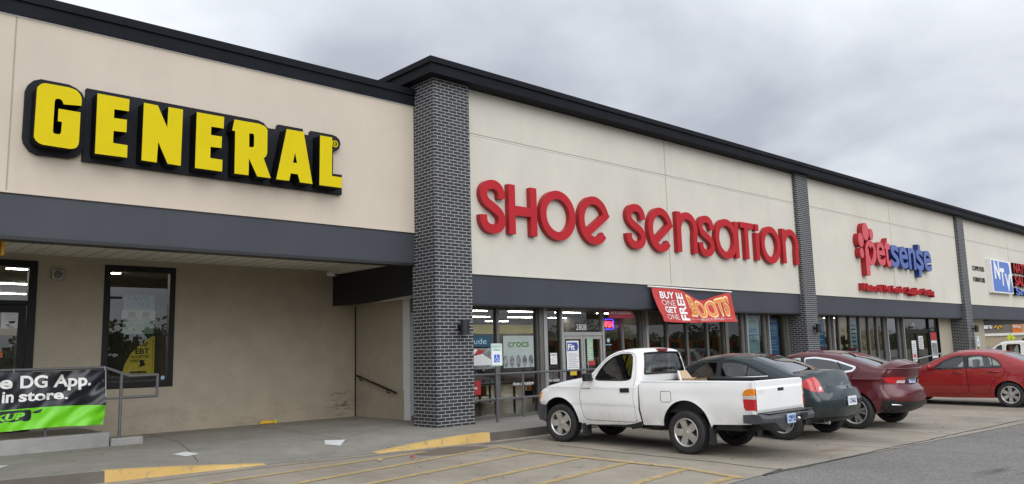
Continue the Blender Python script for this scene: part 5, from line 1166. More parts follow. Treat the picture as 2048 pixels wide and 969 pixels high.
# ---------------------------------------------------------------- maroon sedan
MY = 8.4
TW = dict(n=5, w0=.022, w1=.026, twin=(-.2, .2), hub=.70, face=.86, ph=.6)
sp = dict(name='parked_car', label='dark maroon sedan with chrome window trim and tinted glass, third vehicle of the row', cat='car', X=16.2, Y=MY, plane=15.3, half=.91, zmax=.55, belt=1.0, lean=.04, tumble=.52, taper=.15, flare=.02, arch=.385, round=.09, sill=.24, glw=.84, crease=((.88, .012),),
          axles=[(7.02, .335), (9.78, .335)],
          profile=[(6.60, .26, .03), (6.48, .32, .12), (6.40, .45, .27), (6.40, .56, .29), (6.45, .62, .25), (6.50, .76, .22), (6.47, .90, .22), (6.42, .99, .25), (6.38, 1.06, .27), (6.44, 1.085, .16), (6.62, 1.10, .04, 'bl'), (6.98, 1.235, .05, 'bl'), (7.28, 1.335, .05), (7.6, 1.39, .045), (8.0, 1.39, .045), (8.35, 1.335, .05, 'ws'), (8.8, 1.17, .06, 'ws'), (9.35, .98, .05), (9.8, .9, .05), (10.3, .8, .08), (10.55, .66, .14), (10.6, .45, .16), (10.5, .24, .12)],
          windows=[[(7.96, 1.02), (7.93, 1.285), (7.71, 1.30), (7.4, 1.255), (7.2, 1.20), (6.93, 1.105), (7.0, 1.04), (7.17, 1.015), (7.6, 1.01)], [(8.06, 1.02), (8.02, 1.285), (8.2, 1.27), (8.4, 1.215), (8.8, 1.05), (8.87, 1.005)]],
          doors=[[(8.01, .32), (8.01, 1.0), (7.98, 1.315), (7.71, 1.328), (7.38, 1.283), (7.1, 1.205), (6.88, 1.115), (6.86, 1.06), (6.98, .98), (7.2, .74), (7.40, .58), (7.52, .32)], [(9.2, .32), (9.25, .6), (9.22, .95), (8.82, 1.08), (8.42, 1.245), (8.2, 1.30), (7.99, 1.315), (8.02, 1.0), (8.02, .32)]],
          handles=[(7.2, .91), (8.2, .90)], paint='paint_maroon', glass='dark_glass', rglass='pale_glass', trim='chrome', trimw=.034, seatx=8.4, rim=.235, style=TW)
MLAMP = [(6.433, 0.896), (6.376, 0.914), (6.216, 0.927), (5.997, 0.931), (6.036, 0.843), (6.077, 0.811), (6.321, 0.808), (6.382, 0.84)]
c = sedan(sp); s_ = c.s
for sd_ in (1, -1):
    b = MB(); c.region(b, c.seen(MLAMP, 15.3), .007, sides=(sd_,)); t = P3(c, 'tail_light', b, 'lamp_red')
    b = MB(); c.region(b, c.seen([(6.03, .815), (6.19, .815), (6.17, .86), (6.02, .87)], 15.3), .012, sides=(sd_,)); P3(c, 'reverse_lens', b, 'lamp_clear', t)
b = MB(); c.region(b, lambda x, y, z: z < .46 + .03 * (y > .62) and x < c.xs[0] + .16 - .3 * max(0, z - .3), .006, z0=.24, z1=.6); P3(c, 'lower_bumper', b, 'plastic_black')
b = MB(); P = [(c.end_x(.385 + .02 * abs(t) ** 3, t * .70, True, .034), t * .70, .385 + .02 * abs(t) ** 3) for t in np.linspace(-1, 1, 17)]; b.tube(P, .016, 8); P3(c, 'bumper_trim', b, 'chrome')
b = MB(); x = c.end_x(.845, 0, True, 0); pl = [(.24, .77), (.24, .93), (-.24, .93), (-.24, .77)]; c.end_patch(b, pl, .003, thick=.003); P3(c, 'plate_recess', b, 'paint_maroon'); plate(c, 0, .855, 'ASB', 'plate_blue')
b = MB(); P = [(c.end_x(1.05, t * .66, True, .004), t * .66, 1.06) for t in np.linspace(-1, 1, 15)]; b.tube(P, .014, 8); P3(c, 'spoiler', b, 'paint_maroon'); mirror(c, 8.75 - MY, 1.03, 'paint_maroon')
b = MB(); b.prism([(7.30 - MY, 1.40), (7.46 - MY, 1.43), (7.28 - MY, 1.485), (7.24 - MY, 1.48)], (), -.02, .02, mp=lambda u, v, d: (u, d, v)); P3(c, 'roof_antenna', b, 'paint_maroon')

pillars(c, [([(8.01, 1.015), (7.975, 1.295)], .08), ([(7.19, 1.02), (7.26, 1.21)], .024)])

# ---------------------------------------------------------------- red sedan
RY = 7.2
SIX = dict(n=6, w0=.030, w1=.048, hub=.66, face=.80, ph=.52)
sp = dict(name='parked_car', label='bright red sedan with plain side moldings and six spoke wheels at the right frame edge', cat='car', X=22.85, Y=RY, plane=22.0, half=.85, zmax=.5, belt=.88, lean=.035, tumble=.46, taper=.09, flare=.012, arch=.338, round=.09, sill=.155, glw=.86,
          axles=[(6.26, .30), (8.80, .30)],
          profile=[(5.14, .2, .15), (5.08, .4, .16), (5.1, .62, .15), (5.16, .85, .12), (5.3, .93, .05), (5.75, .955, .03, 'bl'), (6.05, 1.08, .05, 'bl'), (6.36, 1.205, .05), (6.7, 1.27, .05), (7.09, 1.285, .05), (7.4, 1.265, .05, 'ws'), (7.7, 1.165, .06, 'ws'), (8.3, .905, .05), (8.7, .83, .05), (9.15, .74, .08), (9.38, .6, .14), (9.42, .4, .15), (9.35, .18, .1)],
          windows=[[(7.12, .875), (7.10, 1.175), (6.85, 1.175), (6.62, 1.14), (6.47, 1.06), (6.36, .90)], [(7.97, .845), (7.69, 1.045), (7.42, 1.155), (7.20, 1.18), (7.21, .87)]],
          doors=[[(7.155, .24), (7.165, .86), (7.145, 1.205), (6.85, 1.205), (6.58, 1.165), (6.42, 1.06), (6.31, .88), (6.33, .72), (6.55, .58), (6.66, .45), (6.70, .24)], [(8.28, .24), (8.3, .5), (8.27, .80), (8.02, .85), (7.70, 1.075), (7.42, 1.185), (7.16, 1.205), (7.175, .86), (7.165, .24)]],
          handles=[(6.56, .785), (7.38, .77)], paint='paint_red', glass='car_glass', rglass='pale_glass', trim='plastic_black', seatx=7.45, seatm='cloth_light', rim=.20, style=SIX)
c = sedan(sp); s_ = c.s; b = MB(); c.ribbon(b, s_([(8.2, .475), (6.72, .485)]), .03, .010, thick=.014); P3(c, 'side_molding', b, 'paint_red'); mirror(c, 7.98 - RY, .88, 'paint_red')
for sd_ in (1, -1):
    b = MB(); c.side(b, s_([(5.1, .66), (5.3, .68), (5.3, .86), (5.15, .84)]), (), .006, sides=(sd_,), edge=.03); P3(c, 'tail_light', b, 'lamp_red')

pillars(c, [([(7.165, .865), (7.15, 1.185)], .075), ([(6.57, .885), (6.575, 1.125)], .022)])

# ---------------------------------------------------------------- white utility vehicle behind, with its driver
VY = 7.0
sp = dict(name='utility_vehicle', label='white sport utility vehicle with a driver, half hidden behind the red sedan', cat='car', X=27.95, Y=VY, plane=27.0, half=.92, zmax=.7, belt=1.02, lean=.03, tumble=.24, taper=.05, flare=.02, arch=.41, round=.07, sill=.3, glw=.88,
          axles=[(5.6, .36), (8.5, .36)],
          profile=[(4.62, .35, .05), (4.58, .6, .06), (4.6, 1.0, .05, 'bl'), (4.72, 1.42, .04), (4.9, 1.50, .03), (6.2, 1.52, .03), (7.2, 1.505, .03), (7.78, 1.475, .04, 'ws'), (7.98, 1.36, .06, 'ws'), (8.34, 1.04, .05), (8.8, 1.0, .05), (9.3, .93, .06), (9.45, .75, .08), (9.48, .5, .08), (9.4, .33, .05)],
          windows=[[(7.29, 1.05), (7.27, 1.42), (7.64, 1.42), (7.69, 1.06)], [(7.08, 1.05), (7.06, 1.42), (6.2, 1.43), (6.2, 1.05)], [(6.05, 1.06), (6.05, 1.42), (5.1, 1.41), (5.0, 1.08)], [(7.78, 1.06), (7.76, 1.40), (7.87, 1.36), (8.07, 1.06)]], open_window=0,
          doors=[[(7.17, .36), (7.16, 1.455), (7.64, 1.45), (7.70, 1.44), (7.735, 1.05), (7.75, .7), (7.73, .36)], [(7.15, .36), (7.14, 1.455), (6.14, 1.46), (6.12, .8), (6.2, .36)]],
          handles=[(7.3, .93), (6.3, .93)], paint='paint_cream', glass='car_glass', trim='plastic_black', seatx=7.72, rim=.22, style=STAR)
c = sedan(sp)
b = MB()
for y in (.6, -.6): b.tube([(7.3 - VY, y, 1.56), (5.2 - VY, y, 1.57)], .02, 6); b.box(7.25 - VY, 7.3 - VY, y - .015, y + .015, 1.50, 1.57); b.box(5.2 - VY, 5.25 - VY, y - .015, y + .015, 1.50, 1.58)
P3(c, 'roof_rack', b, 'plastic_black')
# driver: one continuous skinned body, seated
def person(name, label, joints, edges, loc, rz):
    me = bpy.data.meshes.new(name); me.from_pydata([j[:3] for j in joints], edges, []); o = bpy.data.objects.new(name, me); COL.objects.link(o)
    m = o.modifiers.new('skin', 'SKIN'); m.use_smooth_shade = True
    for i, j in enumerate(joints): me.skin_vertices[0].data[i].radius = (j[3], j[4] if len(j) > 4 else j[3])
    me.skin_vertices[0].data[0].use_root = True; sb = o.modifiers.new('sub', 'SUBSURF'); sb.levels = 2; sb.render_levels = 2
    dg = bpy.context.evaluated_depsgraph_get(); dg.update(); me2 = bpy.data.meshes.new_from_object(o.evaluated_get(dg)); bpy.data.objects.remove(o)
    o = bpy.data.objects.new(name, me2); COL.objects.link(o); o.location = loc; o.rotation_euler = (0, 0, rz); return o
# local: x forward, y left, z up from the seat
J = [(0, 0, .08, .15, .17), (-.03, 0, .28, .12, .16), (-.06, 0, .48, .10, .17), (-.05, 0, .56, .050), (-.035, 0, .615, .046), (.035, 0, .675, .062, .058), (0.02, 0, .745, .098, .082), (0.01, 0, .82, .098, .082), (0.005, 0, .87, .06),
     (-.05, .19, .50, .06), (.06, .26, .30, .045), (.30, .20, .36, .036), (.37, .17, .40, .035), (.42, .16, .42, .02), (-.05, -.19, .50, .06), (.06, -.26, .30, .045), (.30, -.16, .36, .036), (.37, -.14, .40, .035), (.42, -.13, .42, .02),
     (.10, .10, .06, .09), (.48, .13, .10, .07), (.62, .13, -.25, .05), (.74, .13, -.30, .04), (.10, -.10, .06, .09), (.48, -.13, .10, .07), (.62, -.13, -.25, .05), (.74, -.13, -.30, .04)]
E_ = [(0, 1), (1, 2), (2, 3), (3, 4), (4, 5), (5, 6), (6, 7), (7, 8)] + [(a + 1 if a > 7 else a, b_ + 1) for a, b_ in ((2, 8), (8, 9), (9, 10), (10, 11), (11, 12), (2, 13), (13, 14), (14, 15), (15, 16), (16, 17), (0, 18), (18, 19), (19, 20), (20, 21), (0, 22), (22, 23), (23, 24), (24, 25))]
dr = person('person', None, J, E_, (27.45, 7.62, .53), R(90)); tag(dr, 'driver in a tan cap and dark shirt at the wheel of the white vehicle', 'person')
dr.data.materials.clear(); dr.data.materials.append(M('skin')); dr.data.materials.append(M('shirt_dark'))
for p in dr.data.polygons:
    z, x, y = p.center.z, p.center.x, p.center.y; p.material_index = 1 if (z < .565 and not (x > .22 and z > .25)) else 0
b = MB(); b.sphere((.01, 0, .825), .108, 1.0, .86, .68, 10); b.prism([(.07, -.08), (.19, -.05), (.21, 0), (.19, .05), (.07, .08)], (), .815, .83, mp=lambda u, v, d: (u, v, d)); build('cap', b, 'cap_tan', dr, local=True)
b = MB(); 
for y in (.035, -.035): b.sphere((.088, y, .765), .011, n=6)
b.sphere((.102, 0, .735), .016, 1.1, .8, 1.3, 6); b.box(.078, .088, -.022, .022, .690, .697)
for y in (.082, -.082): b.sphere((0, y, .75), .025, .6, .4, 1.1, 6)
build('face_features', b, 'skin', dr, local=True)

# ============================================================ railings
def pipe(mb, pts, r=.026):
    for a_, b_ in zip(pts[:-1], pts[1:]): mb.tube([a_, b_], r, 10)
    for a_ in pts[1:-1]: mb.sphere(a_, r * 1.02, n=6)
    return mb
rl = thing('handrail', 'dark gray pipe handrail on the ramp wall carrying the black and green banner', 'handrail', (3.5, 15.1, .38))
b = MB(); pipe(b, [(-8, 15.08, 1.485), (4.35, 15.08, 1.485), (4.75, 15.08, 1.325), (5.23, 15.08, 1.33), (5.23, 15.08, .96), (4.62, 15.08, .955)]); build('top_rail', b, 'rail_gray', rl)
b = MB(); pipe(b, [(-8, 15.08, .95), (4.62, 15.08, .952)], .017); build('mid_rail', b, 'rail_gray', rl)
b = MB(); pipe(b, [(4.62, 15.08, .27), (4.62, 15.08, 1.38)], .027); build('post', b, 'rail_gray', rl)
for x in (3.48, 1.6, -.3, -2.2):
    b = MB(); pipe(b, [(x, 15.1, .385), (x, 15.08, 1.47)], .024); b.box(x - .15, x + .12, 15.04, 15.18, .386, .40); build('post', b, 'rail_gray', rl)
rl = thing('handrail', 'dark pipe guard rail in front of the shoe shop windows, behind the accessible parking sign', 'handrail', (12.5, 12.98, .15))
for z, nm in ((1.11, 'top_rail'), (.58, 'mid_rail')): b = MB(); pipe(b, [(10.62, 12.98, z), (14.75, 12.98, z)]); build(nm, b, 'rail_gray', rl)
for x in (10.75, 12.3, 13.5, 14.73): b = MB(); pipe(b, [(x, 12.98, .14), (x, 12.98, 1.11)]); build('post', b, 'rail_gray', rl)
rl = thing('handrail', 'sloping black wall handrail in the tan recess beside the first pillar', 'handrail', (10.42, 15.9, .75))
b = MB(); pipe(b, [(10.40, 16.76, 1.12), (10.40, 15.1, .735)], .024); build('rail', b, 'black_paint', rl)
for y, z in ((16.6, 1.05), (15.45, .78)): b = MB(); b.tube([(10.475, y, z - .05), (10.42, y, z - .05), (10.40, y, z + .01)], .014, 6); build('bracket', b, 'black_paint', rl)
b = MB(); b.tube([(10.45, 14.86, .16), (10.45, 14.86, .80)], .028, 8); tag(build('conduit_pipe', b, 'painted_brick', loc=(10.45, 14.86, .16)), 'short tan painted pipe standing against the recess wall by the pale corner post', 'pipe')
rl = thing('handrail', 'pale pipe handrail by the dark double door of the petsense shop', 'handrail', (34.2, 12.75, .15))
b = MB(); pipe(b, [(33.4, 12.75, .86), (36.4, 12.75, 1.06)], .022); build('rail', b, 'alu_frame', rl)
for x, z in ((33.5, .87), (36.3, 1.05)): b = MB(); pipe(b, [(x, 12.75, .14), (x, 12.75, z)], .02); build('post', b, 'alu_frame', rl)

# accessible parking signs
def strokes(mb, segs, hw, d0, d1, mp, mi): 
    for s_ in segs: stroke(mb, s_, hw, d0, d1, mp=mp, mi=mi)
def park_sign(x, y, lab):
    o = thing('parking_sign', lab, 'sign', (x, y, .14), 0, 'accessible parking signs')
    b = MB(); b.box(-.022, .022, -.018, .018, 0, 1.62); build('post', b, 'rail_gray', o, local=True)
    f = lambda u, v, d: (u, -.022 + d, v)
    b = MB(); b.prism(rrect(-.155, .155, 1.15, 1.61, .025), (), -.004, .003, f); pnl = build('panel', b, 'white_paint', o, local=True)
    b = MB(); stroke(b, rrect(-.142, .142, 1.163, 1.597, .02), .005, -.0055, -.004, True, f); put_text(b, 'RESERVED', -.125, .125, 1.525, .045, -.006, 0, .02, mp=f); put_text(b, 'PARKING', -.10, .10, 1.46, .045, -.006, 0, .02, mp=f); build('lettering', b, 'acc_green', pnl, local=True)
    b = MB(); b.prism([(-.075, 1.225), (.075, 1.225), (.075, 1.385), (-.075, 1.385)], (), -.0065, -.004, f); build('blue_square', b, 'acc_blue', pnl, local=True)
    b = MB(); b.disc(-.012, 1.362, .013, .013, -.009, -.0065, f, 12); strokes(b, ([(-.012, 1.345), (-.005, 1.30), (.03, 1.30), (.045, 1.262), (.058, 1.266)], [(-.01, 1.328), (.025, 1.325)]), .0065, -.009, -.0065, f, 0); stroke(b, arc(.0, 1.283, .038, .038, 140, 340, 14), .006, -.0088, -.0065, mp=f)
    build('wheelchair_symbol', b, 'white_paint', pnl, local=True); return o
p0 = park_sign(11.1, 12.5, 'white and green accessible parking sign with blue wheelchair square beside the first pillar')
c = copy_tree(p0); c.location = (39.95, 12.42, .14); c['label'] = 'small accessible parking sign in front of the farthest brick pillar, seen above the red sedan'

# ============================================================ posters and papers in the windows
def poster(name, lab, cat, x0, x1, z0, z1, m, y=YF - .012, extra=(), group=None):
    """printed sheet on the glass facing the lot; extra = [(kind, args, material)]"""
    o = thing(name, lab, cat, ((x0 + x1) / 2, y, z0), 0, group); b = MB(); b.box(x0, x1, y, y + .004, z0, z1); build('sheet', b, m, o)
    for nm, mt, fn in extra: b = MB(); fn(b, y - .002); build(nm, b, mt, o)
    return o
def lines(x0, x1, zs, h=.008): return lambda b, y: [b.box(x0 + .02 * (i % 2), x1 - .04 * ((i * 7) % 3), y, y + .001, z, z + h) for i, z in enumerate(zs)] and None
def txt(s, x0, x1, z, h, bold=.02, shear=0): return lambda b, y: put_text(b, s, x0, x1, z, h, y, 0, bold, shear)
def soles(b, y):
    for i in range(5): b.disc(12.10 + i * .195, 1.36, .075, .135, y, y + .001, n=20)
poster('poster', 'large pale crocs poster with green lettering and a row of shoe soles', 'poster', 12.04, 12.98, 1.22, 1.93, 'poster_gray', extra=(('lettering', 'poster_green', txt('crocs', 12.18, 12.83, 1.68, .16, .015)), ('shoe_prints', 'poster_shoe', soles)))
poster('poster', 'dark teal poster reading dude behind the accessible parking sign', 'poster', 10.70, 11.72, 1.70, 1.94, 'poster_teal', extra=(('lettering', 'poster_ice', txt('dude', 11.05, 11.55, 1.76, .12, .0)),))
def shoe(b, y): b.prism([(10.75, 1.30), (11.75, 1.30), (11.78, 1.36), (11.5, 1.50), (11.25, 1.66), (11.05, 1.60), (10.9, 1.45), (10.72, 1.42)], (), y, y + .001)
poster('poster', 'gray shoe picture poster below the teal dude poster', 'poster', 10.68, 11.80, 1.22, 1.67, 'poster_shoe', extra=(('shoe_picture', 'off_white', shoe), ('red_mark', 'box_red', lambda b, y: b.prism([(11.15, 1.50), (11.4, 1.54), (11.5, 1.62), (11.3, 1.64)], (), y - .001, y + .001))))
def rp_(b, y): b.prism([(10.72, .70), (11.3, .66), (11.34, .98), (10.72, .98)], (), y, y + .001)
poster('decal', 'red window decal with white lettering low in the window next to the first pillar', 'decal', 10.72, 11.36, .68, .98, 'box_red', extra=(('lettering', 'white_paint', txt('shoe sensation', 10.74, 11.26, .80, .06)),))
for x0, x1, lab in ((12.3, 12.95, 'white lettering shoe sensation on the dark glass below the crocs poster'), (13.42, 13.86, 'white lettering shoe sensation low on the narrow pane left of the glass doors')):
    b = MB(); put_text(b, 'shoe sensation', x0, x1, .86 if x0 > 13 else .83, .075, YF - .012, .003, .02); tag(build('window_lettering', b, 'off_white', loc=(x0, YF, .84)), lab, 'lettering')
def fitlogo(b, y): b.prism([(14.07, 1.56), (14.42, 1.56), (14.46, 1.66), (14.42, 1.76), (14.07, 1.76)], (), y, y + .001)
poster('notice', 'white Fit notice with a blue logo on the left leaf of the glass door', 'notice', 14.05, 14.48, 1.12, 1.80, 'paper', YF - .038, (('logo', 'logo_blue', fitlogo), ('logo_lettering', 'white_paint', lambda b, y: put_text(b, 'Fit', 14.10, 14.33, 1.59, .13, y - .002, 0, .03)), ('print', 'ink_gray', lines(14.09, 14.45, [1.16 + .045 * i for i in range(8)], .012))))
poster('notice', 'small yellow note under the Fit notice on the glass door', 'notice', 14.15, 14.38, .98, 1.10, 'banner_yellow', YF - .038)
poster('notice', 'pale green hours sheet with a red foot on the right leaf of the glass door', 'notice', 14.78, 15.0, 1.22, 1.86, 'poster_pale_green', YF - .038, (('red_band', 'box_red', lambda b, y: b.box(14.80, 15.05, y, y + .001, 1.20, 1.31)), ('print', 'white_paint', lines(14.80, 14.98, [1.36 + .05 * i for i in range(9)], .01))))
poster('notice', 'small white paper with a black heading on the narrow pane left of the glass doors', 'notice', 13.52, 13.74, 1.26, 1.52, 'paper', extra=(('heading', 'ink', lambda b, y: b.box(13.55, 13.71, y, y + .001, 1.465, 1.485)), ('print', 'ink_gray', lines(13.55, 13.72, [1.30, 1.335, 1.37, 1.405], .008))))
b = MB(); put_text(b, '2808', 14.45, 14.82, 2.06, .14, YF - .008, .002, .01); tag(build('house_number', b, 'off_white', loc=(14.6, YF, 2.06)), 'white street number 2808 over the glass doors', 'number')
o = thing('neon_sign', 'red and blue lit OPEN sign behind the glass right of the doors', 'sign', (15.65, YF + .12, 2.1))
b = MB(); b.box(15.50, 16.04, YF + .13, YF + .16, 2.06, 2.36); build('backing', b, 'black_matte', o)
b = MB(); stroke(b, rrect(15.53, 16.01, 2.085, 2.335, .05), .014, YF + .115, YF + .13, True); build('border_tube', b, 'neon_blue', o)
b = MB(); put_text(b, 'OPEN', 15.57, 15.97, 2.14, .14, YF + .11, .012, .02); build('lettering', b, 'neon_red', o)
o = thing('canopy_banner', 'small dark red SHOE SENSATION banner hanging under the slate band', 'banner', (15.75, 12.95, 2.35))
b = MB(); b.box(15.25, 16.22, 12.95, 12.96, 2.34, 2.565); build('cloth', b, 'deep_red', o); b = MB(); put_text(b, 'SHOE SENSATION', 15.32, 16.12, 2.44, .07, 12.945, .003, .0); build('lettering', b, 'box_white', o)
b = MB(); b.disc(15.62, 1.80, .055, .055, YF - .012, YF - .010, n=20); b.prism([(15.5, 1.68), (15.74, 1.68), (15.74, 1.70), (15.5, 1.70)], (), YF - .012, YF - .01); tag(build('window_decal', b, 'poster_ice', loc=(15.6, YF, 1.7)), 'tiny pale round logo decal right of the glass doors', 'decal')
poster('poster', 'pale ice blue hanging poster in the window left of the free food poster', 'poster', 22.28, 22.95, 1.28, 2.42, 'poster_ice', YF + .03, (('print', 'poster_blue', lambda b, y: (put_text(b, 'EASY', 22.36, 22.86, 1.98, .12, y, 0, .03), b.box(22.36, 22.9, y, y + .001, 1.88, 1.93), b.box(22.5, 22.75, y, y + .001, 1.7, 1.73))[0]), ('tab', 'ink_gray', lambda b, y: b.box(22.42, 22.8, y, y + .001, 2.30, 2.38))))
poster('poster', 'bright blue FREE FOOD hanging poster left of the second brick pillar', 'poster', 23.50, 24.12, 1.28, 2.42, 'poster_blue', YF + .03, (('word', 'poster_ice', txt('FREE', 23.56, 24.05, 2.06, .15)), ('word', 'poster_ice', txt('FOOD', 23.56, 24.05, 1.86, .15)), ('print', 'poster_ice', lines(23.58, 24.02, [1.42, 1.52, 1.62, 1.70], .03)), ('tab', 'ink_gray', lambda b, y: b.box(23.6, 24.0, y, y + .001, 2.30, 2.38))))
poster('poster', 'tall blue poster right of the second brick pillar', 'poster', 26.48, 27.30, .98, 2.40, 'poster_blue', YF + .03, (('print', 'poster_ice', lines(26.55, 27.22, [1.30, 1.5, 1.7, 1.9, 2.1, 2.25], .05)), ('picture', 'box_red', lambda b, y: b.disc(26.9, 1.28, .28, .2, y - .001, y + .001, n=20))))
poster('poster', 'tall pale blue poster with a bright blue foot in the petsense window', 'poster', 29.34, 29.88, 1.0, 2.42, 'poster_ice', YF + .03, (('print', 'poster_teal', lines(29.40, 29.82, [1.45, 1.6, 1.75, 1.9, 2.05, 2.2], .06)), ('foot', 'acc_blue', lambda b, y: b.box(29.34, 29.88, y, y + .001, 1.05, 1.25))))
poster('notice', 'small white notice with red print in the window right of the second brick pillar', 'notice', 25.62, 25.95, 1.22, 1.58, 'box_white', extra=(('red_print', 'box_red', lambda b, y: (b.box(25.68, 25.90, y, y + .001, 1.28, 1.52), b.box(25.73, 25.85, y - .001, y + .001, 1.33, 1.46))[0]),))
poster('notice', 'white paper sheets on the left leaf of the dark petsense door', 'notice', 34.75, 35.2, .75, 1.62, 'off_white', YF - .038, (('print', 'ink_gray', lines(34.8, 35.15, [.82 + .09 * i for i in range(8)], .03)), ('picture', 'pet_red', lambda b, y: b.box(34.82, 35.12, y - .001, y + .001, .92, 1.06))))
poster('notice', 'column of small white notes on the right leaf of the dark petsense door', 'notice', 35.5, 36.0, 1.25, 1.80, 'off_white', YF - .038, (('print', 'ink', lines(35.54, 35.96, [1.28 + .07 * i for i in range(7)], .025)),))
poster('poster', 'red and white poster in the pane right of the dark petsense door', 'poster', 36.95, 37.6, .85, 1.95, 'off_white', extra=(('red_band', 'box_red', lambda b, y: b.box(36.95, 37.6, y, y + .001, 1.6, 1.95)), ('picture', 'poster_shoe', lambda b, y: b.box(37.0, 37.55, y, y + .001, .95, 1.5))))
b = MB(); put_text(b, '2804', 34.95, 35.35, 2.24, .13, YF - .008, .002, .01); tag(build('house_number', b, 'off_white', loc=(35.1, YF, 2.24)), 'small white street number over the dark petsense door', 'number')
# left shop window and door
yw = YB + .06
poster('poster', 'faded green and white coupon poster in the left shop window', 'poster', 5.19, 5.78, 2.12, 2.90, 'poster_pale_green', yw + .02, (('blue_title', 'poster_blue', lambda b, y: (put_text(b, 'SAVE', 5.25, 5.66, 2.79, .10, y, 0, .03), put_text(b, 'EXTRA', 5.25, 5.70, 2.66, .10, y, 0, .03))[0]), ('white_panel', 'off_white', lambda b, y: b.box(5.16, 5.80, y, y + .001, 2.40, 2.60)), ('print', 'ink_gray', lambda b, y: (b.box(5.28, 5.42, y - .001, y, 2.46, 2.56), b.box(5.55, 5.68, y - .001, y, 2.46, 2.56), b.box(5.22, 5.48, y - .001, y, 2.42, 2.435), b.box(5.52, 5.74, y - .001, y, 2.42, 2.435))[0]), ('lettering', 'white_paint', lambda b, y: (put_text(b, 'FREE', 5.42, 5.60, 2.32, .06, y, 0, .02, .2), put_text(b, 'DG', 5.30, 5.42, 2.22, .05, y, 0, .04, .1))[0])))
o = thing('window_banner', 'yellow SNAP EBT ACCEPTED HERE banner with its corner folded, low in the left shop window', 'banner', (5.5, yw, 1.32))
b = MB(); b.prism([(5.20, 1.33), (5.81, 1.31), (5.81, 2.07), (5.76, 2.08), (5.55, 1.93), (5.36, 1.74), (5.25, 1.52)], (), yw + .01, yw + .016); build('cloth', b, 'banner_yellow', o)
b = MB(); put_text(b, 'SNAP', 5.43, 5.68, 1.87, .09, yw + .006, .001, .02); put_text(b, 'EBT', 5.44, 5.71, 1.73, .10, yw + .006, .001, .03); put_text(b, 'ACCEPTED', 5.36, 5.71, 1.645, .05, yw + .006, .001, .02); put_text(b, 'HERE', 5.34, 5.50, 1.565, .05, yw + .006, .001, .02)
b.prism([(5.52, 1.46), (5.63, 1.50), (5.63, 1.545), (5.60, 1.56), (5.63, 1.60), (5.52, 1.61), (5.54, 1.53)], (), yw + .006, yw + .007); b.box(5.34, 5.66, yw + .006, yw + .007, 1.35, 1.385); stroke(b, [(5.30, 1.335), (5.775, 1.335), (5.775, 2.03), (5.74, 2.03)], .004, yw + .006, yw + .007); build('lettering', b, 'ink', o)
b = MB(); b.box(4.9, 6.05, yw - .002, yw + .04, 2.10, 2.125); tag(build('window_bar', b, 'black_frame', loc=(5.5, yw, 2.1)), 'black horizontal bar across the middle of the left shop window', 'bar')
b = MB(); b.disc(5.98, 1.24, .04, .04, yw - .014, yw - .012, n=18); tag(build('window_sticker', b, 'poster_ice', loc=(5.98, yw, 1.24)), 'tiny round sticker in the lower right corner of the left shop window', 'sticker')
poster('notice', 'white NOTICE sheet with a face mask picture on the left shop door', 'notice', 3.10, 3.41, 2.23, 2.60, 'paper', YB + .02, (('heading', 'ink', txt('NOTICE', 3.15, 3.37, 2.545, .036, .03)), ('print', 'ink_gray', lines(3.13, 3.38, [2.515, 2.485, 2.455, 2.425, 2.395], .007)), ('mask_picture', 'ink', lambda b, y: b.prism([(3.21, 2.36), (3.33, 2.37), (3.30, 2.32), (3.23, 2.32)], (), y, y + .001)), ('foot_print', 'ink', lambda b, y: (b.box(3.18, 3.24, y, y + .001, 2.28, 2.30), b.box(3.20, 3.30, y, y + .001, 2.25, 2.262))[0])))
o = thing('wall_light', 'square metal wall light high on the tan brick between the left door and window', 'wall light', (3.95, YB, 3.15))
b = MB(); b.box(3.86, 4.05, YB - .08, YB, 3.15, 3.33); build('housing', b, 'alu_frame', o, bevel=.01); b = MB(); b.lathe([(-.10, .0005), (-.10, .055), (-.09, .07), (-.08, .075)], 24, c=(3.955, YB, 3.24)); build('lens', b, 'bronze_frame', o)
o = thing('security_camera', 'small white bullet security camera where the soffit meets the dark canopy panel', 'camera', (9.76, YB - .1, 3.52))
b = MB(); b.tube([(9.70, 16.86, 3.52), (9.76, 16.60, 3.50)], .055, 14); build('body', b, 'white_paint', o); b = MB(); b.tube([(9.758, 16.605, 3.50), (9.762, 16.585, 3.499)], .042, 14); build('lens', b, 'black_matte', o); b = MB(); b.tube([(9.72, 16.78, 3.56), (9.72, 16.78, 3.60)], .02, 8); build('bracket', b, 'white_paint', o)
o = thing('hanging_sign', 'small red and orange sign hanging under the soffit at the left frame edge', 'sign', (2.3, 14.0, 3.2))
b = MB(); b.box(1.9, 2.54, 13.98, 14.02, 3.22, 3.46); build('panel', b, 'box_red', o); b = MB(); b.box(2.50, 2.545, 13.97, 14.03, 3.21, 3.47); build('edge', b, 'safety_yellow', o); b = MB(); b.tube([(2.2, 14, 3.46), (2.2, 14, 3.6)], .01, 6); build('hanger', b, 'black_paint', o)

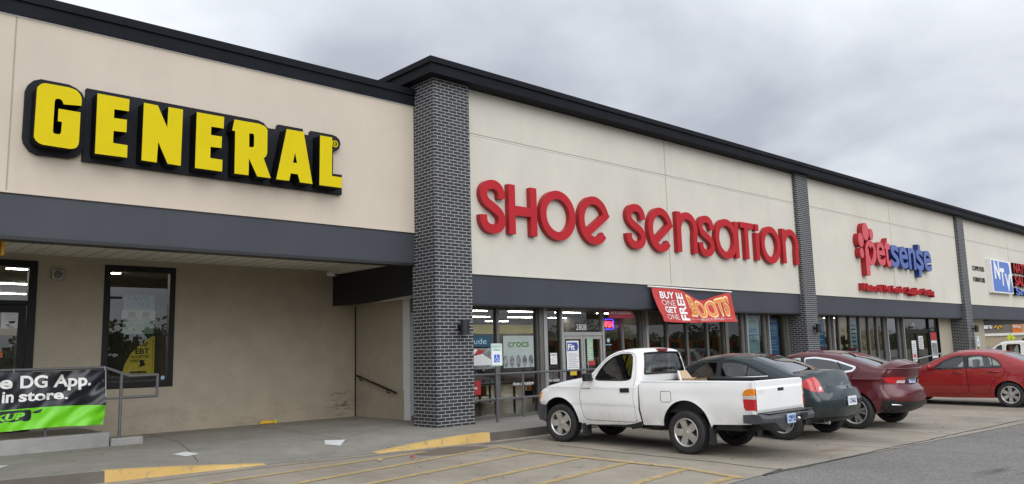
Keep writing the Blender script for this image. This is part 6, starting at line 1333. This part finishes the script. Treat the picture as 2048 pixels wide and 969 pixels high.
# ============================================================ banners
o = thing('banner', 'black and bright green vinyl banner about the DG App tied to the ramp handrail', 'banner', (2.6, 14.98, .53))
def bf(u, v, d): # slack cloth: folds fan out from the tied top corners
    e = max(0, u - 2.9); return (u, 15.02 + d - .018 * math.sin(u * 5.3 + v * 4) - .014 * math.sin((u * .8 + v) * 9) - .006 * math.sin((u * 1.3 - v) * 23) - .028 * e * math.sin((u - v * .8) * 11) - .012 * e * math.sin((u * .6 - v) * 27) - .03 * (1.47 - v), v - .012 * math.sin(u * 3.1) * (1 if v < 1.0 else -.4))
def cloth(mb, x0, x1, z0, z1, nu, nv, mi=0, d=0.0):
    us = np.linspace(x0, x1, nu + 1); vs_ = np.linspace(z0, z1, nv + 1); mb.add([bf(u, v, d) for u in us for v in vs_], [(i * (nv + 1) + j, (i + 1) * (nv + 1) + j, (i + 1) * (nv + 1) + j + 1, i * (nv + 1) + j + 1) for i in range(nu) for j in range(nv)], mi, True)
b = MB(); cloth(b, .2, 4.345, .865, 1.455, 110, 16, 0); cloth(b, .2, 4.345, .53, .865, 110, 9, 1); build('cloth', b, ['banner_black', 'banner_green'], o, merge=True)
b = MB(); T_ = lambda s, x0, x1, z, h, bo=.03, sh_=0: put_text(b, s, x0, x1, z, h, -.013, 0, bo, sh_, mp=bf, sub=2)
T_('DG', 3.06, 3.46, 1.20, .185); T_('App.', 3.55, 4.10, 1.20, .185); T_('the', 2.45, 2.95, 1.20, .185); build('text_line', b, 'white_paint', o); b = MB(); T_('in', 2.82, 2.98, .985, .165); T_('store.', 3.05, 3.77, .985, .165); build('text_line', b, 'white_paint', o)
b = MB(); ul = rrect(2.3, 3.24, .665, .845, .05); P_, T__ = fill(ul, (), .05); b.add([bf(u, v, -.010) for u, v in P_], T__); b.add([bf(u, v, -.010) for u, v in ((3.25, .80), (3.40, .845), (3.37, .79), (3.31, .775))], [(0, 3, 2, 1)]); build('logo_plate', b, 'banner_black', o)
b = MB(); put_text(b, 'PICKUP', 2.42, 3.15, 0.705, .095, -.018, 0, .05, .25, mp=bf, sub=1); build('logo_lettering', b, 'banner_green', o)
b = MB()
for x in (1.2, 2.97, 4.33): b.tube([bf(x, 1.445, -.006), (x, 15.05, 1.49), (x, 15.10, 1.51)], .004, 5)
b.tube([bf(4.345, 1.45, -.004), bf(4.34, 1.0, -.004), bf(4.34, .55, -.004)], .005, 5); build('cord', b, 'off_white', o)

o = thing('banner', 'red BOOTS sale banner blown out from a white rod on the slate band', 'banner', (18.5, 12.6, 2.25))
def ztop(u): return 3.13 - .03 * u - (.26 * math.exp(-((u - .60) / .17) ** 2) + .05 * math.exp(-((u - .82) / .1) ** 2)) * (1 if u > .29 else math.exp(-((u - .29) / .05) ** 2))
def rb(u, v, d):
    zt = ztop(u); zb_ = 2.24 - .02 * math.sin(u * 5); z = zt + (zb_ - zt) * v; return (16.70 + 3.68 * u, 12.70 - .30 * v ** 1.15 * (1 - .3 * u) + d - .035 * math.sin(u * 17 + v * 2) * v - .010 * math.sin(u * 41 - v * 13) * v - .02 * math.sin(u * 9 - v * 5), z)
b = MB(); nu, nv = 110, 30; b.add([rb(i / nu, j / nv, 0) for i in range(nu + 1) for j in range(nv + 1)], [(i * (nv + 1) + j, i * (nv + 1) + j + 1, (i + 1) * (nv + 1) + j + 1, (i + 1) * (nv + 1) + j) for i in range(nu) for j in range(nv)], 0, True); build('cloth', b, 'banner_red', o)
rbm = lambda u, v, d: rb(u, 1 - v, d)
b = MB(); put_text(b, 'BOOTS', .385, .945, .24, .62, -.007, 0, .055, mp=rbm, sub=1); build('letter_outline', b, 'banner_cream', o)
b = MB(); put_text(b, 'BOOTS', .392, .938, .265, .57, -.012, 0, .02, mp=rbm, sub=1); build('letters', b, 'banner_orange', o)
b = MB(); put_text(b, 'BUY', .07, .235, .70, .19, -.012, 0, .03, mp=rbm, sub=1); put_text(b, 'ONE', .07, .235, .49, .16, -.012, 0, -.01, mp=rbm, sub=1); put_text(b, 'GET', .08, .235, .28, .17, -.012, 0, .03, mp=rbm, sub=1); put_text(b, 'ONE', .08, .235, .08, .15, -.012, 0, -.01, mp=rbm, sub=1)
put_text(b, 'FREE', .06, .90, 0, .075, -.012, 0, .03, mp=lambda u, v, d: rbm(.335 - v, u, d), sub=1)
put_text(b, 'SELECT STYLES', .50, .78, .075, .085, -.012, 0, .0, mp=rbm, sub=1)
for i in range(14): u = .36 + i * .01; b.disc(u, .11, .0025, .012, -.012, -.011, rbm, 6); b.disc(.79 + i * .011, .11, .0025, .012, -.012, -.011, rbm, 6)
build('lettering', b, 'white_paint', o)
b = MB(); b.tube([(16.55, 12.70, 3.155), (20.45, 12.70, 3.13)], .022, 8); build('rod', b, 'white_paint', o)

# ============================================================ small things on the ground
for i, (P_, lab) in enumerate((([(4.71, 12.80), (4.80, 12.52), (5.03, 12.62), (4.95, 12.93)], 'white paper square lying on the sidewalk behind the left yellow kerb'), ([(7.02, 12.28), (7.20, 12.08), (7.48, 12.40), (7.17, 12.56)], 'white paper square lying on the sidewalk left of the first pillar'), ([(2.25, 13.5), (2.5, 13.25), (2.66, 13.45), (2.4, 13.7)], 'white paper square at the left frame edge below the ramp wall'))):
    cx, cy = np.mean(P_, 0); z = walkz(cx, cy) + .006; b = MB(); b.prism(P_, (), .006, .001, mp=lambda u, v, d: (u, v, walkz(u, v) + d + .004)); tag(build('paper_square', b, 'off_white', loc=(cx, cy, z)), lab, 'paper', 'paper squares on the sidewalk')
o = thing('plastic_block', 'small yellow plastic block with black ends at the foot of the tan brick wall', 'block', (8.22, 16.80, .15)); o.rotation_euler = (0, 0, R(-10))
b = MB(); b.box(-.17, .10, -.045, .045, .01, .075); build('body', b, 'safety_yellow', o, local=True, bevel=.012); b = MB(); b.box(.105, .17, -.045, .045, 0.005, .08); b.box(-.20, -.172, -.04, .04, .005, .06); build('end_cap', b, 'banner_yellow', o, local=True, bevel=.01)
for (x, y, lab, m) in ((*onlot(7.38, 10.28), 'crumpled red and white wrapper on the yellow hatching', 'box_red'), (*onlot(6.85, 10.38), 'flattened pale scrap of litter left of the red wrapper', 'box_tan')):
    b = MB(); nn = 7; vs = [(x + .06 * math.cos(k * 2 * math.pi / nn) * random.uniform(.7, 1.3), y + .035 * math.sin(k * 2 * math.pi / nn) * random.uniform(.7, 1.3), .012 + random.uniform(0, .025) + gz(y)) for k in range(nn)] + [(x, y, .05 + gz(y))]
    b.add(vs, [(k, (k + 1) % nn, nn) for k in range(nn)]); b.add(vs[:nn], [tuple(reversed(range(nn)))]); tag(build('litter', b, m, loc=(x, y, 0)), lab, 'litter')
# dead leaves and grit scattered on the pavement
b = MB()
for i in range(420):
    x, y = random.uniform(1, 26), random.uniform(5.4, 16.5)
    if y < 13 and y > 11: y = kerbY(x) + random.uniform(-.5, .6)
    if x > 10.4 and y > 12.4: continue
    if x < 5 and y > 14.9: continue
    z = (walkz(x, y) if y > kerbY(x) + .18 else (gz(y) + .012 if y < kerbY(x) - .05 else None))
    if z is None: continue
    s_ = random.uniform(.008, .03); a = random.uniform(0, 6.28); ca, sa = math.cos(a) * s_, math.sin(a) * s_
    b.add([(x - ca, y - sa, z + .004), (x + sa * .5, y - ca * .5, z + .008), (x + ca, y + sa, z + .004), (x - sa * .5, y + ca * .5, z + .010)], [(0, 1, 2, 3)], random.choice((0, 0, 1)))
tag(build('leaf_debris', b, ['joint_dark', 'bark']), kind='stuff')

# ============================================================ inside the shops
RK = {}
def rack(kind, x, y, rz, lab, group):
    if kind in RK: c = copy_tree(RK[kind]); c.location = (x, y, .16); c.rotation_euler = (0, 0, rz); return c
    o = thing('display_rack', lab, 'rack', (x, y, .16), rz, group); RK[kind] = o; b = MB()
    for xx in (-.9, .86):
        for yy in (-.25, .21): b.box(xx, xx + .04, yy, yy + .04, 0, 1.75)
    build('frame', b, 'rack_metal', o, local=True); rr = random.Random(kind)
    for k in range(4):
        z = .18 + k * .40; b = MB(); b.box(-.9, .9, -.25, .25, z, z + .025); sh_ = build('shelf', b, 'rack_metal', o, local=True); xx = -.86; b = MB(); ms = ['box_red', 'box_orange', 'box_tan', 'box_white', 'box_black', 'box_blue']
        while xx < .7:
            w_ = rr.uniform(.14, .30); h_ = rr.uniform(.11, .30); b.box(xx, xx + w_, -.22, .15, z + .026, z + .026 + h_, rr.randrange(6) if kind == 'a' else rr.choice((0, 1, 1, 2))); xx += w_ + rr.uniform(.01, .06)
        build('goods', b, ms, sh_, local=True)
    return o
gr = 'merchandise racks inside the strip mall shops'
for x, y, k in ((11.6, 15.6, 'a'), (12.9, 16.8, 'a'), (14.6, 18.0, 'b'), (16.5, 16.2, 'a'), (17.9, 15.2, 'b'), (19.4, 15.4, 'b'), (20.9, 15.1, 'a'), (22.3, 15.4, 'b'), (23.7, 15.2, 'b'), (26.4, 15.4, 'b'), (28.3, 15.2, 'b'), (30.0, 15.3, 'b'), (31.2, 15.2, 'b'), (18.6, 18.4, 'b'), (22.0, 18.5, 'a'), (29.5, 18.5, 'b'), (33.0, 15.6, 'a')):
    rack(k, x, y, random.uniform(-.15, .15), 'dark metal rack of boxed goods standing inside the strip mall windows', gr)
b = MB(); b.box(20.95, 21.45, YF + .25, YF + .3, .16, 2.05); tag(build('folding_screen', b, 'box_tan', loc=(21.2, YF + .27, .16)), 'plain tan screen standing behind the glass below the BOOTS banner', 'screen')
def bench(x, y):
    o = thing('display_table', 'dark table behind the glass below the crocs poster', 'table', (x, y, .16)); b = MB(); b.box(-.6, .6, -.3, .3, .68, .72); build('tabletop', b, 'rack_metal', o, local=True)
    for a in (-.55, .51):
        for c_ in (-.27, .23): build('leg', MB().box(a, a + .04, c_, c_ + .04, 0, .68), 'rack_metal', o, local=True)
bench(12.4, 14.2)
gr = 'shelves inside the left shop'
for x, y in ((1.5, 23), (4.0, 25)):
    c = copy_tree(RK['a']); c.location = (x, y, .38); c['label'] = 'dark shelf rack of goods standing inside the left shop'; c['group'] = gr

# ============================================================ background
B2 = thing('big_box_store', 'distant brown and tan store with an orange panel past the strip mall end', 'building', (200, 50, 0))
b = MB(); b.box(200, 260, 18, 120, -1, 7.2, 0); b.box(199.9, 200, 18, 120, 3.0, 7.2, 1); b.box(199.7, 200, 18, 120, 2.45, 3.0, 2); build('wall', b, ['bigbox_tan', 'bigbox_brown', 'soffit_cream'], B2)
yz = lambda u, v, d: (199.9 + d, -u, v)
b = MB(); b.box(199.75, 199.9, 53.1, 55.0, 2.7, 5.6); b.box(199.8, 199.9, 49.5, 53.1, 2.4, 6.5, 1); build('panel', b, ['bigbox_orange', 'bigbox_tan'], B2)
b = MB(); put_text(b, 'mart', -61.6, -58.9, 4.15, 1.15, -.25, .2, .05, mp=yz); build('sign_lettering', b, 'white_paint', B2)
b = MB()
for k in range(6): a = R(90 + 60 * k); stroke(b, [(-57.7 + .28 * math.cos(a), 4.75 + .28 * math.sin(a)), (-57.7 + .85 * math.cos(a), 4.75 + .85 * math.sin(a))], .14, -.25, -.05, mp=yz)
build('spark_mark', b, 'spark_gold', B2)
b = MB(); put_text(b, 'Pickup', -54.75, -53.35, 4.1, .55, -.25, .1, .03, mp=yz); build('sign_lettering', b, 'white_paint', B2)
o = thing('warning_sign', 'lime yellow pedestrian crossing sign above the white vehicle roof', 'sign', (60, 16.65, 0)); f = lambda u, v, d: (60 + .707 * (u + d), 16.65 + .707 * (d - u), v)
b = MB(); b.tube([(60.04, 16.69, -.01), (60.04, 16.69, 1.9)], .03, 8); build('post', b, 'rail_gray', o)
b = MB(); b.prism([(0, 1.42), (.30, 1.66), (0, 1.95), (-.30, 1.66)], (), 0, .01, f); b.prism([(-.2, 1.25), (.2, 1.25), (.2, 1.43), (-.2, 1.43)], (), 0, .01, f); pl = build('panel', b, 'sign_lime', o)
b = MB(); b.disc(.01, 1.77, .03, .03, -.004, 0, f, 10); strokes(b, ([(.0, 1.69), (-.01, 1.58), (.05, 1.49)], [(-.01, 1.58), (-.05, 1.49)], [(-.05, 1.62), (0, 1.66), (.06, 1.60)]), .012, -.004, 0, f, 0); build('walking_symbol', b, 'ink', pl)

# trees and a lamp post across the lot, behind the viewpoint (mirrored in the glass)
b = MB(); rt = random.Random(3)
for i in range(190):
    cx = -190 + i * 2.3 + rt.uniform(-1, 1); cy = -62 + rt.uniform(-4, 4); H_ = rt.uniform(3.5, 5.6) + 1.6 * math.sin(i * .31) * math.sin(i * .11 + 1)
    if i % 3 == 0: b.tube([(cx, cy, 0), (cx, cy, H_ * .7)], [.2, .08], 6, 1)
    for k in range(170):
        lo = k < 60; t_ = rt.uniform(0, .72) if lo else rt.uniform(.3, 1); wr = 2.2 * math.sqrt(1 - (t_ * .95) ** 3); px, py, pz = cx + rt.uniform(-wr, wr), cy + rt.uniform(-wr, wr), H_ * t_; s_ = rt.uniform(.55, .9) if lo else rt.uniform(.12, .34); n_ = Vector((rt.uniform(-1, 1), rt.uniform(-1, 1), rt.uniform(-1, 1))).normalized(); u_ = n_.orthogonal().normalized() * s_; v_ = n_.cross(u_)
        b.add([(px + u_.x, py + u_.y, pz + u_.z), (px + v_.x, py + v_.y, pz + v_.z), (px - u_.x, py - u_.y, pz - u_.z), (px - v_.x, py - v_.y, pz - v_.z)], [(0, 1, 2, 3)])
tag(build('treeline', b, ['leaf', 'bark']), kind='stuff')
o = thing('street_lamp', 'tall dark parking lot lamp post mirrored in the left shop window', 'street lamp', (24.6, -51, 0)); b = MB(); b.tube([(24.6, -51, 0), (24.6, -51, 8)], [.12, .09], 8); build('pole', b, 'black_paint', o); b = MB(); b.box(23.5, 25.7, -51.2, -50.8, 7.9, 8.1); build('lamp_head', b, 'black_paint', o)
